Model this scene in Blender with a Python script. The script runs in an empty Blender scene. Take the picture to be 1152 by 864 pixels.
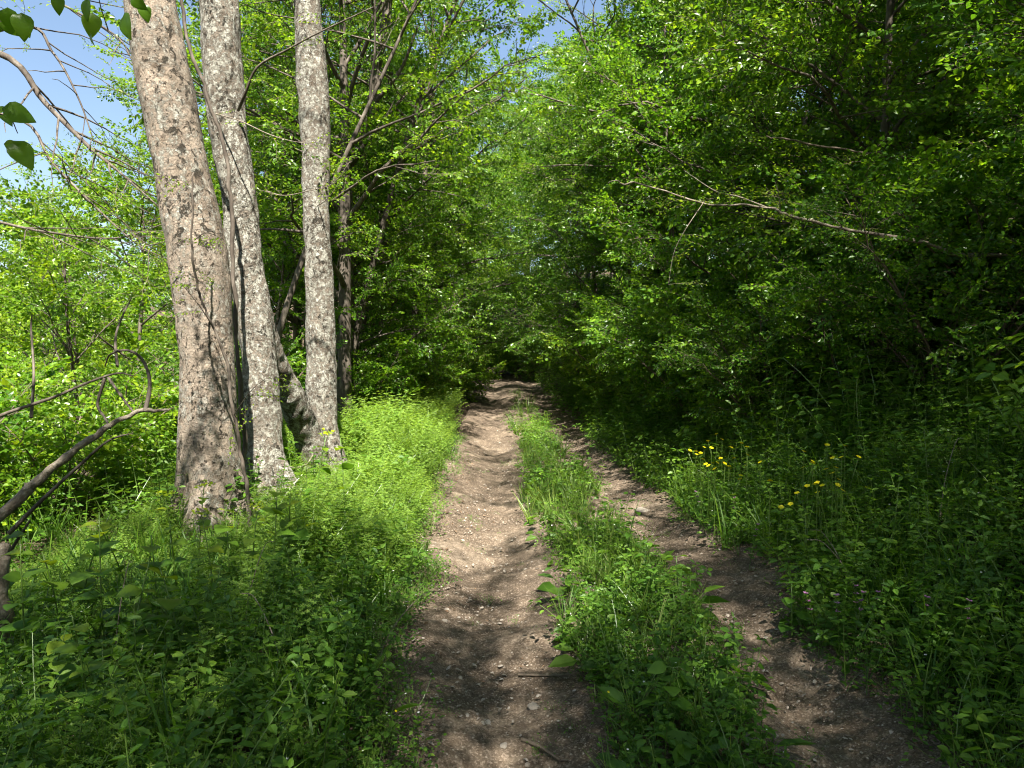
import bpy, math
import numpy as np
from mathutils import Vector

rng = np.random.default_rng(11)
sc = bpy.context.scene
COL = sc.collection
R = math.radians
PI = math.pi

# ------------------------------------------------------------------ measuring helpers
CAM_H, PITCH, FPX = 1.62, R(-2.2), 840.0


def at(px, py, y):
    """point of the place seen at pixel (px, py) of the 1152x864 photograph when it stands y metres ahead"""
    a = (px - 576) / FPX
    b = (432 - py) / FPX
    cy, sy = math.cos(PITCH), math.sin(PITCH)
    dy, dz = cy - b * sy, sy + b * cy
    k = y / dy
    return np.array([a * k, y, CAM_H + dz * k])


def sstep(a, b, x):
    t = np.clip((x - a) / (b - a), 0, 1)
    return t * t * (3 - 2 * t)


_P = np.random.default_rng(3)
_WAVES = [(_P.normal(size=2) * f, _P.uniform(0, 6.28), 1 / f ** 0.9) for f in (0.35, 0.5, 0.8, 1.1, 1.7, 2.3, 3.3, 4.5) for _ in range(2)]


def bumps(x, y):
    s = 0
    for k, p, a in _WAVES:
        s = s + a * np.sin(k[0] * x + k[1] * y + p)
    return s * 0.18


def vnoise(p, seed=0):
    """smooth value noise of 3-D points, -1..1"""
    p = np.asarray(p, float)
    i = np.floor(p).astype(np.int64)
    f = p - i
    f = f * f * (3 - 2 * f)

    def h(o):
        q = i + np.array(o)
        n = (q[..., 0] * 374761393 + q[..., 1] * 668265263 + q[..., 2] * 2147483647 + seed * 974711) & 0xFFFFFFFF
        n = ((n ^ (n >> 13)) * 1274126177) & 0xFFFFFFFF
        n = n ^ (n >> 16)
        return (n & 0xFFFF) / 32767.5 - 1
    x, y, z = f[..., 0], f[..., 1], f[..., 2]
    a = h((0, 0, 0)) * (1 - x) + h((1, 0, 0)) * x
    b = h((0, 1, 0)) * (1 - x) + h((1, 1, 0)) * x
    c = h((0, 0, 1)) * (1 - x) + h((1, 0, 1)) * x
    d = h((0, 1, 1)) * (1 - x) + h((1, 1, 1)) * x
    return (a * (1 - y) + b * y) * (1 - z) + (c * (1 - y) + d * y) * z


def fbm(p, seed=0, octv=4):
    s, a = 0, 1.0
    p = np.asarray(p, float)
    for o in range(octv):
        s = s + a * vnoise(p, seed + o * 17)
        p = p * 2.03
        a *= 0.5
    return s


def centre(y):
    """x of the middle of the track; it bends off to one side at its far end"""
    y = np.asarray(y, float)
    return 0.62 - 0.021 * (np.clip(y, -20, 34) - 3) - 0.02 * np.clip(y - 30, 0, 40) ** 2


def height(x, y):
    x = np.asarray(x, float)
    y = np.asarray(y, float)
    u = x - centre(y)
    z = -0.10 * np.exp(-((u + 0.72) / 0.33) ** 2) - 0.08 * np.exp(-((u - 0.74) / 0.26) ** 2)
    z = z + 0.07 * np.exp(-((u + 1.7) / 0.45) ** 2)
    a = np.clip(-u - 3.3, 0, None)
    z = z - 0.30 * a * a / (a + 1.5) * np.exp(-np.clip(a - 10, 0, None) / 60)
    b = np.clip(u - 1.25, 0, None)
    bb = 8.0 * (1 - np.exp(-b / 8.0))
    z = z + 1.12 * bb * bb / (bb + 1.15)
    # the far side of the valley
    z = z + 26 * sstep(-45, -150, x)
    z = z + bumps(x, y) * (0.10 + 0.25 * sstep(1.5, 6, np.abs(u)))
    z = z + 0.022 * np.clip(y - 14, 0, 60)
    return z


def gz(x, y):
    return float(height(np.array([x]), np.array([y]))[0])


# ------------------------------------------------------------------ mesh helpers
class Geo:
    def __init__(self):
        self.v, self.q, self.m, self.t, self.n = [], [], [], [], 0

    def add(self, v, q, mat=0, tint=0.5):
        v = np.asarray(v, float).reshape(-1, 3)
        q = np.asarray(q, np.int64).reshape(-1, 4)
        self.v.append(v)
        self.q.append(q + self.n)
        self.m.append(np.broadcast_to(np.asarray(mat), (len(q),)))
        self.t.append(np.broadcast_to(np.asarray(tint, float), (len(q),)))
        self.n += len(v)
        return self

    def arrays(self):
        return (np.concatenate(self.v), np.concatenate(self.q), np.concatenate(self.m).astype(np.int32), np.concatenate(self.t))

    def mesh(self, name, mats, smooth=False):
        v, q, m, t = self.arrays()
        me = bpy.data.meshes.new(name)
        me.vertices.add(len(v))
        me.vertices.foreach_set("co", v.astype(np.float32).ravel())
        tri = q[:, 3] == q[:, 2]
        if tri.any():
            tot = np.where(tri, 3, 4).astype(np.int32)
            keep = np.ones(q.shape, bool)
            keep[tri, 3] = False
            loops = q[keep].astype(np.int32)
        else:
            tot = np.full(len(q), 4, np.int32)
            loops = q.ravel().astype(np.int32)
        start = np.concatenate([[0], np.cumsum(tot)[:-1]]).astype(np.int32)
        me.loops.add(len(loops))
        me.loops.foreach_set("vertex_index", loops)
        me.polygons.add(len(q))
        me.polygons.foreach_set("loop_start", start)
        me.polygons.foreach_set("loop_total", tot)
        for x in mats:
            me.materials.append(x)
        me.polygons.foreach_set("material_index", m)
        me.polygons.foreach_set("use_smooth", np.full(len(q), bool(smooth)))
        at_ = me.attributes.new("tint", "FLOAT", "FACE")
        at_.data.foreach_set("value", t.astype(np.float32))
        me.update()
        return me


def unit(a):
    a = np.asarray(a, float)
    return a / np.maximum(np.linalg.norm(a, axis=-1, keepdims=True), 1e-9)


def frames(d, up):
    """rotation matrices whose x axis is d and whose z axis is as near up as it can be"""
    x = unit(d)
    y = unit(np.cross(up, x))
    z = np.cross(x, y)
    return np.stack([x, y, z], axis=-1)


def tube(pts, rad, k=6, cap=True):
    pts = np.asarray(pts, float)
    n = len(pts)
    rad = np.broadcast_to(np.asarray(rad, float), (n,))
    tan = unit(np.gradient(pts, axis=0))
    ref = np.array([1.0, 0, 0]) if abs(tan[0][2]) > 0.7 else np.array([0, 0, 1.0])
    a = unit(np.cross(tan[0], ref))
    vs = []
    ang = np.arange(k) * 2 * PI / k
    for i in range(n):
        a = unit(a - tan[i] * a.dot(tan[i]))
        b = np.cross(tan[i], a)
        vs.append(pts[i] + rad[i] * (np.cos(ang)[:, None] * a + np.sin(ang)[:, None] * b))
    v = np.concatenate(vs)
    i, j = np.meshgrid(np.arange(n - 1), np.arange(k), indexing="ij")
    j2 = (j + 1) % k
    q = np.stack([i * k + j, i * k + j2, (i + 1) * k + j2, (i + 1) * k + j], -1).reshape(-1, 4)
    if cap:
        v = np.concatenate([v, pts[-1:]])
        e = len(v) - 1
        b0 = (n - 1) * k
        c = np.array([[b0 + jj, b0 + (jj + 1) % k, e, e] for jj in range(k)])
        q = np.concatenate([q, c])
    return v, q


def spline(ctrl, n):
    """Catmull-Rom curve through the control points"""
    c = np.asarray(ctrl, float)
    c = np.concatenate([[2 * c[0] - c[1]], c, [2 * c[-1] - c[-2]]])
    m = len(c) - 3
    s = np.linspace(0, m - 1e-6, n)
    i = s.astype(int)
    t = (s - i)[:, None]
    p0, p1, p2, p3 = c[i], c[i + 1], c[i + 2], c[i + 3]
    return 0.5 * (2 * p1 + (p2 - p0) * t + (2 * p0 - 5 * p1 + 4 * p2 - p3) * t ** 2 + (3 * p1 - p0 - 3 * p2 + p3) * t ** 3)


LEAF_V = np.array([[0, 0, 0], [.30, -.25, .07], [.66, -.21, .04], [1, 0, -.10], [.66, .21, .04], [.30, .25, .07]])
LEAF_Q = np.array([[0, 1, 2, 3], [0, 3, 4, 5]])
LEAF1_V = np.array([[0, 0, 0], [.45, -.23, .05], [1, 0, -.06], [.45, .23, .05]])
LEAF1_Q = np.array([[0, 1, 2, 3]])


def leaves(geo, pos, d, up, size, tint, width=1.0, mat=0, simple=False):
    pos = np.asarray(pos, float).reshape(-1, 3)
    n = len(pos)
    if not n:
        return
    F = frames(np.broadcast_to(d, (n, 3)), np.broadcast_to(up, (n, 3)))
    lv, lq = (LEAF1_V, LEAF1_Q) if simple else (LEAF_V, LEAF_Q)
    lv = lv * np.array([1, width, 1])
    v = np.einsum("nij,vj->nvi", F, lv) * np.broadcast_to(size, (n,))[:, None, None] + pos[:, None]
    q = (lq[None] + (np.arange(n) * len(lv))[:, None, None]).reshape(-1, 4)
    geo.add(v, q, mat, np.repeat(np.broadcast_to(tint, (n,)), len(lq)))


def stamp(geo, tmpl, F, pos, scale, tint_shift=None):
    """put copies of the arrays of one little shape into geo"""
    v, q, m, t = tmpl
    n = len(pos)
    if not n:
        return
    vv = np.einsum("nij,vj->nvi", F, v) * np.broadcast_to(scale, (n,))[:, None, None] + pos[:, None]
    qq = (q[None] + (np.arange(n) * len(v))[:, None, None]).reshape(-1, 4)
    tt = np.tile(t, n)
    if tint_shift is not None:
        tt = np.clip(tt + np.repeat(tint_shift, len(q)), 0, 1)
    geo.add(vv, qq, np.tile(m, n), tt)


def rotz(a, tilt=None, r=None):
    a = np.asarray(a)
    n = len(a)
    c, s, o, i = np.cos(a), np.sin(a), np.zeros(n), np.ones(n)
    M = np.stack([np.stack([c, -s, o], -1), np.stack([s, c, o], -1), np.stack([o, o, i], -1)], 1)
    if tilt is not None:
        up = unit(np.stack([r.normal(size=n) * tilt, r.normal(size=n) * tilt, i], -1))
        M = np.matmul(frames(np.cross(np.array([0, 1.0, 0]), up), up), M)
    return M


def link(name, me, parent=None, loc=None):
    o = bpy.data.objects.new(name, me)
    COL.objects.link(o)
    if parent is not None:
        o.parent = parent
    if loc is not None:
        o.location = loc
    return o


def tag(o, label=None, cat=None, group=None, kind=None):
    for k, v in (("label", label), ("category", cat), ("group", group), ("kind", kind)):
        if v:
            o[k] = v
    return o


# ------------------------------------------------------------------ materials
def nodes(name):
    m = bpy.data.materials.new(name)
    m.use_nodes = True
    nt = m.node_tree
    nt.nodes.clear()
    out = nt.nodes.new("ShaderNodeOutputMaterial")
    return m, nt, out


def N(nt, kind, **kw):
    n = nt.nodes.new(kind)
    for k, v in kw.items():
        if k in n.inputs.keys():
            n.inputs[k].default_value = v
        else:
            setattr(n, k, v)
    return n


def ramp(nt, stops, fac):
    r = nt.nodes.new("ShaderNodeValToRGB")
    e = r.color_ramp.elements
    while len(e) < len(stops):
        e.new(0.5)
    for el, (p, c) in zip(e, stops):
        el.position = p
        el.color = (*c, 1)
    nt.links.new(fac, r.inputs[0])
    return r.outputs[0]


def mix(nt, a, b, fac, blend="MIX"):
    m = nt.nodes.new("ShaderNodeMix")
    m.data_type = "RGBA"
    m.blend_type = blend
    for s, x in ((m.inputs[6], a), (m.inputs[7], b), (m.inputs[0], fac)):
        if isinstance(x, tuple):
            s.default_value = (*x, 1)
        elif isinstance(x, (int, float)):
            s.default_value = x
        else:
            nt.links.new(x, s)
    return m.outputs[2]


def math_(nt, op, a, b=0.0):
    m = nt.nodes.new("ShaderNodeMath")
    m.operation = op
    for s, x in zip(m.inputs, (a, b)):
        if isinstance(x, (int, float)):
            s.default_value = x
        else:
            nt.links.new(x, s)
    return m.outputs[0]


def leaf_mat(name, stops, trans_gain=(1.9, 1.75, 0.8), trans=0.45, rough=0.33, spec=0.38, vary=0.25):
    m, nt, out = nodes(name)
    a = N(nt, "ShaderNodeAttribute", attribute_name="tint")
    oi = nt.nodes.new("ShaderNodeObjectInfo")
    f = math_(nt, "ADD", a.outputs["Fac"], math_(nt, "MULTIPLY", math_(nt, "SUBTRACT", oi.outputs["Random"], 0.5), vary))
    col = ramp(nt, stops, f)
    p = N(nt, "ShaderNodeBsdfPrincipled", Roughness=rough)
    p.inputs["Specular IOR Level"].default_value = spec
    nt.links.new(col, p.inputs["Base Color"])
    tcol = mix(nt, col, trans_gain, 1.0, "MULTIPLY")
    t = nt.nodes.new("ShaderNodeBsdfTranslucent")
    nt.links.new(tcol, t.inputs["Color"])
    s = nt.nodes.new("ShaderNodeMixShader")
    s.inputs[0].default_value = trans
    nt.links.new(p.outputs[0], s.inputs[1])
    nt.links.new(t.outputs[0], s.inputs[2])
    nt.links.new(s.outputs[0], out.inputs[0])
    return m


def plain_mat(name, stops, rough=0.8, scale=20.0, bump=0.0, spec=0.3, detail=5.0, vec=(1, 1, 1)):
    m, nt, out = nodes(name)
    tc = nt.nodes.new("ShaderNodeTexCoord")
    mp = nt.nodes.new("ShaderNodeMapping")
    mp.inputs["Scale"].default_value = vec
    nt.links.new(tc.outputs["Object"], mp.inputs["Vector"])
    n = N(nt, "ShaderNodeTexNoise", Scale=scale, Detail=detail, Roughness=0.65)
    nt.links.new(mp.outputs[0], n.inputs["Vector"])
    col = ramp(nt, stops, n.outputs["Fac"])
    p = N(nt, "ShaderNodeBsdfPrincipled", Roughness=rough)
    p.inputs["Specular IOR Level"].default_value = spec
    nt.links.new(col, p.inputs["Base Color"])
    if bump:
        b = N(nt, "ShaderNodeBump", Strength=bump, Distance=0.02)
        nt.links.new(n.outputs["Fac"], b.inputs["Height"])
        nt.links.new(b.outputs[0], p.inputs["Normal"])
    nt.links.new(p.outputs[0], out.inputs[0])
    return m


LEAF_A = leaf_mat("leaf_tree", [(0.0, (.032, .090, .007)), (.5, (.070, .170, .010)), (1.0, (.160, .285, .014))])
LEAF_B = leaf_mat("leaf_tree_light", [(0.0, (.055, .125, .008)), (.5, (.105, .215, .012)), (1.0, (.220, .320, .018))])
LEAF_C = leaf_mat("leaf_tree_deep", [(0.0, (.032, .080, .009)), (.5, (.068, .150, .012)), (1.0, (.150, .250, .018))])
HERB = leaf_mat("leaf_herb", [(0.0, (.030, .082, .010)), (.5, (.065, .155, .014)), (1.0, (.150, .260, .024))], rough=.5, vary=0.05)
BEDSTRAW = leaf_mat("leaf_bedstraw", [(0.0, (.065, .150, .018)), (.5, (.120, .230, .028)), (1.0, (.210, .310, .045))], rough=.55, vary=0.05)
GRASS = leaf_mat("grass_blade", [(0.0, (.045, .100, .016)), (.5, (.090, .170, .026)), (1.0, (.200, .260, .060))], rough=.45, vary=0.05)
ROUND = leaf_mat("leaf_round", [(0.0, (.030, .085, .010)), (.5, (.065, .150, .014)), (1.0, (.24, .30, .012))], rough=.5, spec=.25, vary=0.2)
STEM = leaf_mat("green_stem", [(0.0, (.06, .12, .02)), (1.0, (.13, .20, .04))], trans=0.1, vary=0.1)
YELLOW = leaf_mat("petal_yellow", [(0.0, (.80, .66, .01)), (1.0, (.86, .76, .02))], trans_gain=(1, 1, 1), trans=.3, rough=.3, vary=.1)
YGREEN = leaf_mat("bract_yellow_green", [(0.0, (.22, .33, .012)), (1.0, (.40, .46, .015))], trans_gain=(1.3, 1.3, .8), trans=.4, vary=.1)
PURPLE = leaf_mat("petal_purple", [(0.0, (.36, .12, .34)), (1.0, (.55, .26, .48))], trans_gain=(1, 1, 1), trans=.3, vary=.1)
WHITE = leaf_mat("petal_white", [(0.0, (.70, .70, .66)), (1.0, (.80, .80, .76))], trans_gain=(1, 1, 1), trans=.3, vary=.1)
DRYLEAF = leaf_mat("dry_leaf", [(0.0, (.06, .035, .018)), (.5, (.15, .09, .05)), (1.0, (.30, .20, .12))], trans_gain=(1, 1, 1), trans=.12, rough=.7, vary=0)
TWIG = plain_mat("twig_bark", [(.3, (.055, .042, .030)), (.7, (.16, .125, .09))], scale=30)
BARK_D = plain_mat("dark_bark", [(.3, (.035, .027, .020)), (.5, (.075, .06, .046)), (.72, (.17, .145, .115))], scale=14, bump=.6, vec=(1, 1, .35))
DEADWOOD = plain_mat("bare_wood", [(.3, (.07, .055, .040)), (.5, (.17, .14, .105)), (.70, (.30, .265, .21))], scale=26, bump=.9, detail=9, vec=(1, 1, 1))
STONE = plain_mat("stone", [(.3, (.16, .13, .10)), (.7, (.36, .32, .27))], scale=25, bump=.4)


def bark_pale(name, lichen, tone, pits=.60, lscale=16, lmask=.35):
    """pale bark with grey-white lichen blotches, clustered dark pits and short ledges"""
    m, nt, out = nodes(name)
    tc = nt.nodes.new("ShaderNodeTexCoord")
    v = tc.outputs["Object"]

    def noise(sc_, vec=(1, 1, 1), det=5, rough=.6, dist=0.0):
        mp = nt.nodes.new("ShaderNodeMapping")
        mp.inputs["Scale"].default_value = vec
        nt.links.new(v, mp.inputs["Vector"])
        n = N(nt, "ShaderNodeTexNoise", Scale=sc_, Detail=det, Roughness=rough, Distortion=dist)
        nt.links.new(mp.outputs[0], n.inputs["Vector"])
        return n.outputs["Fac"]
    base = ramp(nt, [(.30, tuple(.50 * c for c in tone)), (.5, tone), (.70, tuple(min(.6, 1.45 * c) for c in tone))], noise(4.5, (1, 1, .8), 9, .72))
    blot = ramp(nt, [(.38, (.34, .31, .28)), (.50, (1, 1, 1)), (.66, (1, 1, 1))], noise(3.3, (1, 1, .8), 7, .68, .8))
    base = mix(nt, base, blot, .85, "MULTIPLY")
    grain = ramp(nt, [(.34, (.45, .42, .40)), (.5, (1, 1, 1)), (.66, (1.0, 1.0, 1.0))], noise(62, (1, 1, .8), 6, .75))
    base = mix(nt, base, grain, .8, "MULTIPLY")
    ledge = ramp(nt, [(.56, (0, 0, 0)), (.66, (1, 1, 1))], noise(24, (.55, .55, 2.2), 5, .7, .6))
    base = mix(nt, base, tuple(.38 * c for c in tone), math_(nt, "MULTIPLY", ledge, .6))
    zone = ramp(nt, [(lmask, (0, 0, 0)), (lmask + .22, (1, 1, 1))], noise(2.6, (1, 1, .7), 4, .6))
    lf = ramp(nt, [(lichen, (0, 0, 0)), (lichen + .05, (1, 1, 1))], noise(lscale, (1, 1, .85), 10, .80, .3))
    lf = math_(nt, "MULTIPLY", lf, zone)
    lcol = ramp(nt, [(.35, (.20, .195, .155)), (.5, (.33, .32, .27)), (.66, (.50, .49, .43))], noise(55, det=5, rough=.7))
    base = mix(nt, base, lcol, math_(nt, "MULTIPLY", lf, .9))
    yf = ramp(nt, [(.62, (0, 0, 0)), (.68, (1, 1, 1))], noise(8, det=8, rough=.75))
    base = mix(nt, base, (.16, .15, .055), math_(nt, "MULTIPLY", yf, .5))
    pz = ramp(nt, [(.40, (0, 0, 0)), (.62, (1, 1, 1))], noise(3.4, (1, 1, .6), 4, .6))
    pf = math_(nt, "ADD", noise(19, (1, 1, .8), 7, .7, .5), math_(nt, "MULTIPLY", pz, .09))
    pf = ramp(nt, [(pits, (0, 0, 0)), (pits + .05, (1, 1, 1))], pf)
    base = mix(nt, base, (.035, .030, .022), math_(nt, "MULTIPLY", pf, .92))
    p = N(nt, "ShaderNodeBsdfPrincipled", Roughness=.9)
    p.inputs["Specular IOR Level"].default_value = .15
    nt.links.new(base, p.inputs["Base Color"])
    h = math_(nt, "ADD", math_(nt, "MULTIPLY", lf, .35), math_(nt, "MULTIPLY", pf, -.9))
    h = math_(nt, "ADD", h, math_(nt, "MULTIPLY", ledge, -.4))
    h = math_(nt, "ADD", h, math_(nt, "MULTIPLY", noise(48, (1, 1, .6), det=8, rough=.7), 1.1))
    bb = N(nt, "ShaderNodeBump", Strength=1.0, Distance=.028)
    nt.links.new(h, bb.inputs["Height"])
    nt.links.new(bb.outputs[0], p.inputs["Normal"])
    nt.links.new(p.outputs[0], out.inputs[0])
    return m


BARK_1 = bark_pale("bark_pale_smooth", .50, (.30, .245, .19), .60, 15, .36)
BARK_2 = bark_pale("bark_pale_lichen", .47, (.20, .168, .132), .62, 20, .22)


def soil_mat(name, dark, mid, light, litter=.5):
    m, nt, out = nodes(name)
    tc = nt.nodes.new("ShaderNodeTexCoord")
    v = tc.outputs["Object"]

    def noise(s, det=6, rough=.6):
        n = N(nt, "ShaderNodeTexNoise", Scale=s, Detail=det, Roughness=rough)
        nt.links.new(v, n.inputs["Vector"])
        return n.outputs["Fac"]
    big = noise(1.1, 5)
    fine = noise(16, 8, .72)
    f = math_(nt, "ADD", math_(nt, "MULTIPLY", big, .55), math_(nt, "MULTIPLY", fine, .5))
    col = ramp(nt, [(.36, dark), (.53, mid), (.70, light)], f)
    vo = N(nt, "ShaderNodeTexVoronoi", Scale=48.0, Randomness=1.0)
    nt.links.new(v, vo.inputs["Vector"])
    sep = nt.nodes.new("ShaderNodeSeparateColor")
    nt.links.new(vo.outputs["Color"], sep.inputs[0])
    stone = math_(nt, "MULTIPLY", math_(nt, "LESS_THAN", vo.outputs["Distance"], .30), math_(nt, "GREATER_THAN", sep.outputs[0], .80))
    scol = ramp(nt, [(0, (.10, .07, .05)), (.5, (.26, .20, .15)), (1, (.42, .37, .31))], sep.outputs[1])
    col = mix(nt, col, scol, math_(nt, "MULTIPLY", stone, .8))
    vo2 = N(nt, "ShaderNodeTexVoronoi", Scale=130.0, Randomness=1.0)
    nt.links.new(v, vo2.inputs["Vector"])
    sep2 = nt.nodes.new("ShaderNodeSeparateColor")
    nt.links.new(vo2.outputs["Color"], sep2.inputs[0])
    grit = math_(nt, "MULTIPLY", math_(nt, "SUBTRACT", sep2.outputs[0], .5), litter)
    col = mix(nt, col, mix(nt, (.03, .02, .013), (.40, .32, .25), sep2.outputs[0]), math_(nt, "MULTIPLY", math_(nt, "ABSOLUTE", grit), .9))
    p = N(nt, "ShaderNodeBsdfPrincipled", Roughness=.95)
    p.inputs["Specular IOR Level"].default_value = .12
    nt.links.new(col, p.inputs["Base Color"])
    h = math_(nt, "ADD", math_(nt, "MULTIPLY", fine, 1.0), math_(nt, "MULTIPLY", stone, .12))
    h = math_(nt, "ADD", h, math_(nt, "MULTIPLY", sep2.outputs[0], .12))
    b = N(nt, "ShaderNodeBump", Strength=.85, Distance=.03)
    nt.links.new(h, b.inputs["Height"])
    nt.links.new(b.outputs[0], p.inputs["Normal"])
    nt.links.new(p.outputs[0], out.inputs[0])
    return m


SOIL = soil_mat("track_soil", (.036, .026, .017), (.098, .072, .049), (.225, .178, .128), .95)
HUMUS = soil_mat("forest_humus", (.020, .016, .010), (.050, .036, .022), (.11, .075, .045))


def far_hill_mat():
    return plain_mat("wooded_hill", [(.3, (.02, .05, .012)), (.5, (.05, .10, .02)), (.7, (.10, .16, .03))], scale=.6, bump=1.0, detail=8)


# ------------------------------------------------------------------ ground and track
def grid(xs, ys, zf):
    X, Y = np.meshgrid(xs, ys)
    Z = zf(X, Y)
    nx, ny = len(xs), len(ys)
    i, j = np.meshgrid(np.arange(ny - 1), np.arange(nx - 1), indexing="ij")
    q = np.stack([i * nx + j, i * nx + j + 1, (i + 1) * nx + j + 1, (i + 1) * nx + j], -1).reshape(-1, 4)
    return np.stack([X, Y, Z], -1).reshape(-1, 3), q


def ground_z(X, Y):
    u = X - centre(Y)
    under = sstep(1.62, 1.35, np.abs(u)) * sstep(-6, -5, Y) * sstep(39, 38, Y)
    Z = height(X, Y) - 0.10 * under
    p = np.stack([X * 1.6, Y * 1.6, X * 0], -1)
    return Z + 0.05 * fbm(p, 5, 3) * sstep(1.6, 3.0, np.abs(u))


s = np.linspace(-1, 1, 261)
xs = 9 * s + 340 * np.sign(s) * np.abs(s) ** 5
s = np.linspace(0, 1, 300)
ys = -30 + 75 * s + 420 * s ** 7
g = Geo()
g.add(*grid(xs, ys, ground_z))
ground = link("ground", g.mesh("ground", [HUMUS], True))
tag(ground, kind="structure")

us = np.linspace(-1.62, 1.62, 120)
yy = np.concatenate([np.arange(-6, 1.5, .12), np.arange(1.5, 9, .022), np.arange(9, 18, .035), np.arange(18, 38.5, .08)])
U, Y = np.meshgrid(us, yy)
X = U + centre(Y)
p = np.stack([X, Y, 0 * X], -1)
Z = height(X, Y)
rut = np.exp(-((U + .72) / .42) ** 2) + .8 * np.exp(-((U - .74) / .32) ** 2)
wash = fbm(np.stack([X * .9 + 7, Y * 3.1 + .5 * np.sin(X * 2.2), 0 * X], -1), 31, 3)
Z += .034 * rut * wash
Z += .020 * fbm(p * 2.6, 8, 4) + .013 * fbm(p * 11, 9, 4)
Z += .006 * fbm(p * 30, 12, 2)
Z -= .14 * sstep(1.38, 1.60, np.abs(U))
nx, ny = len(us), len(yy)
i, j = np.meshgrid(np.arange(ny - 1), np.arange(nx - 1), indexing="ij")
q = np.stack([i * nx + j, i * nx + j + 1, (i + 1) * nx + j + 1, (i + 1) * nx + j], -1).reshape(-1, 4)
g = Geo().add(np.stack([X, Y, Z], -1), q)
path = link("path", g.mesh("path", [SOIL], True))
tag(path, kind="structure")

# ------------------------------------------------------------------ sprays of leaves
def make_spray(r, L=.7, leaf=.06, step=.045, nside=6, flat=.35, width=1.0, tint=.5, spread=.27):
    g = Geo()
    n = 7
    t = np.linspace(0, 1, n)
    main = np.stack([L * t, .04 * L * np.sin(t * 5 + r.uniform(0, 6)), -.16 * L * t ** 2 + .03 * L * r.normal(size=n).cumsum() * .3], -1)
    lines = [(main, .0035)]
    side = 1 if r.random() < .5 else -1
    for k in range(nside):
        tt = .12 + .78 * (k + r.uniform(.2, .8)) / nside
        p0 = np.array([np.interp(tt, t, main[:, a]) for a in range(3)])
        l2 = L * (.18 + .42 * (1 - tt)) * r.uniform(.75, 1.2)
        an = side * r.uniform(.6, 1.0)
        side = -side
        d = np.array([math.cos(an), math.sin(an), r.uniform(-.2, .22)])
        s4 = np.linspace(0, 1, 4)[:, None]
        lines.append((p0 + d * l2 * s4 + np.array([.15 * l2, 0, -.15 * l2]) * s4 ** 2, .002))
    for pts, rr in lines:
        g.add(*tube(pts, np.linspace(rr, rr * .4, len(pts)), 3, cap=False), 1, .5)
        seg = np.linalg.norm(np.diff(pts, axis=0), axis=1)
        cum = np.concatenate([[0], np.cumsum(seg)])
        s = np.arange(step * .8, cum[-1] + step * .4, step)
        m = len(s)
        if not m:
            continue
        s = np.minimum(s, cum[-1])
        pos = np.stack([np.interp(s, cum, pts[:, a]) for a in range(3)], -1)
        d = unit(pts[-1] - pts[0])
        perp = unit(np.cross([0, 0, 1.0], d))
        sg = np.where(np.arange(m) % 2 == 0, 1, -1)[:, None]
        dirs = d * r.uniform(.2, .9, (m, 1)) + perp * sg * r.uniform(.4, 1.0, (m, 1)) + np.array([0, 0, -1.0]) * r.uniform(-.3, .8, (m, 1))
        dirs[-1] = d + np.array([0, 0, -.25])
        up = np.array([0, 0, 1.0]) + r.normal(size=(m, 3)) * flat
        sz = leaf * r.uniform(.65, 1.15, m)
        leaves(g, pos, dirs, up, sz, np.clip(tint + r.normal(size=m) * spread, 0, 1), width)
    return g.arrays()


SPR = {
    "fine": [make_spray(rng, .52, .066, .046, 6, .60, 1.25) for _ in range(7)],
    "broad": [make_spray(rng, .52, .092, .060, 6, .60, 1.45) for _ in range(7)],
    "young": [make_spray(rng, .50, .045, .055, 4, .55, .9, .72) for _ in range(6)],
}


class Sprays:
    def __init__(self):
        self.p, self.d, self.u, self.s = [], [], [], []

    def put(self, p, d, u, s):
        self.p.append(p); self.d.append(d); self.u.append(u); self.s.append(s)

    def build(self, geo, kind, r, tint_amp=.16):
        n = len(self.p)
        if not n:
            return
        p, d, u, s = (np.array(a) for a in (self.p, self.d, self.u, self.s))
        F = frames(d, u)
        ts = r.normal(size=n) * tint_amp
        which = r.integers(0, len(SPR[kind]), n)
        for k, tm in enumerate(SPR[kind]):
            w = which == k
            stamp(geo, tm, F[w], p[w], s[w], ts[w])


def interp(pts, t):
    x = np.linspace(0, 1, len(pts))
    return np.array([np.interp(t, x, pts[:, a]) for a in range(3)])


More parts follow.
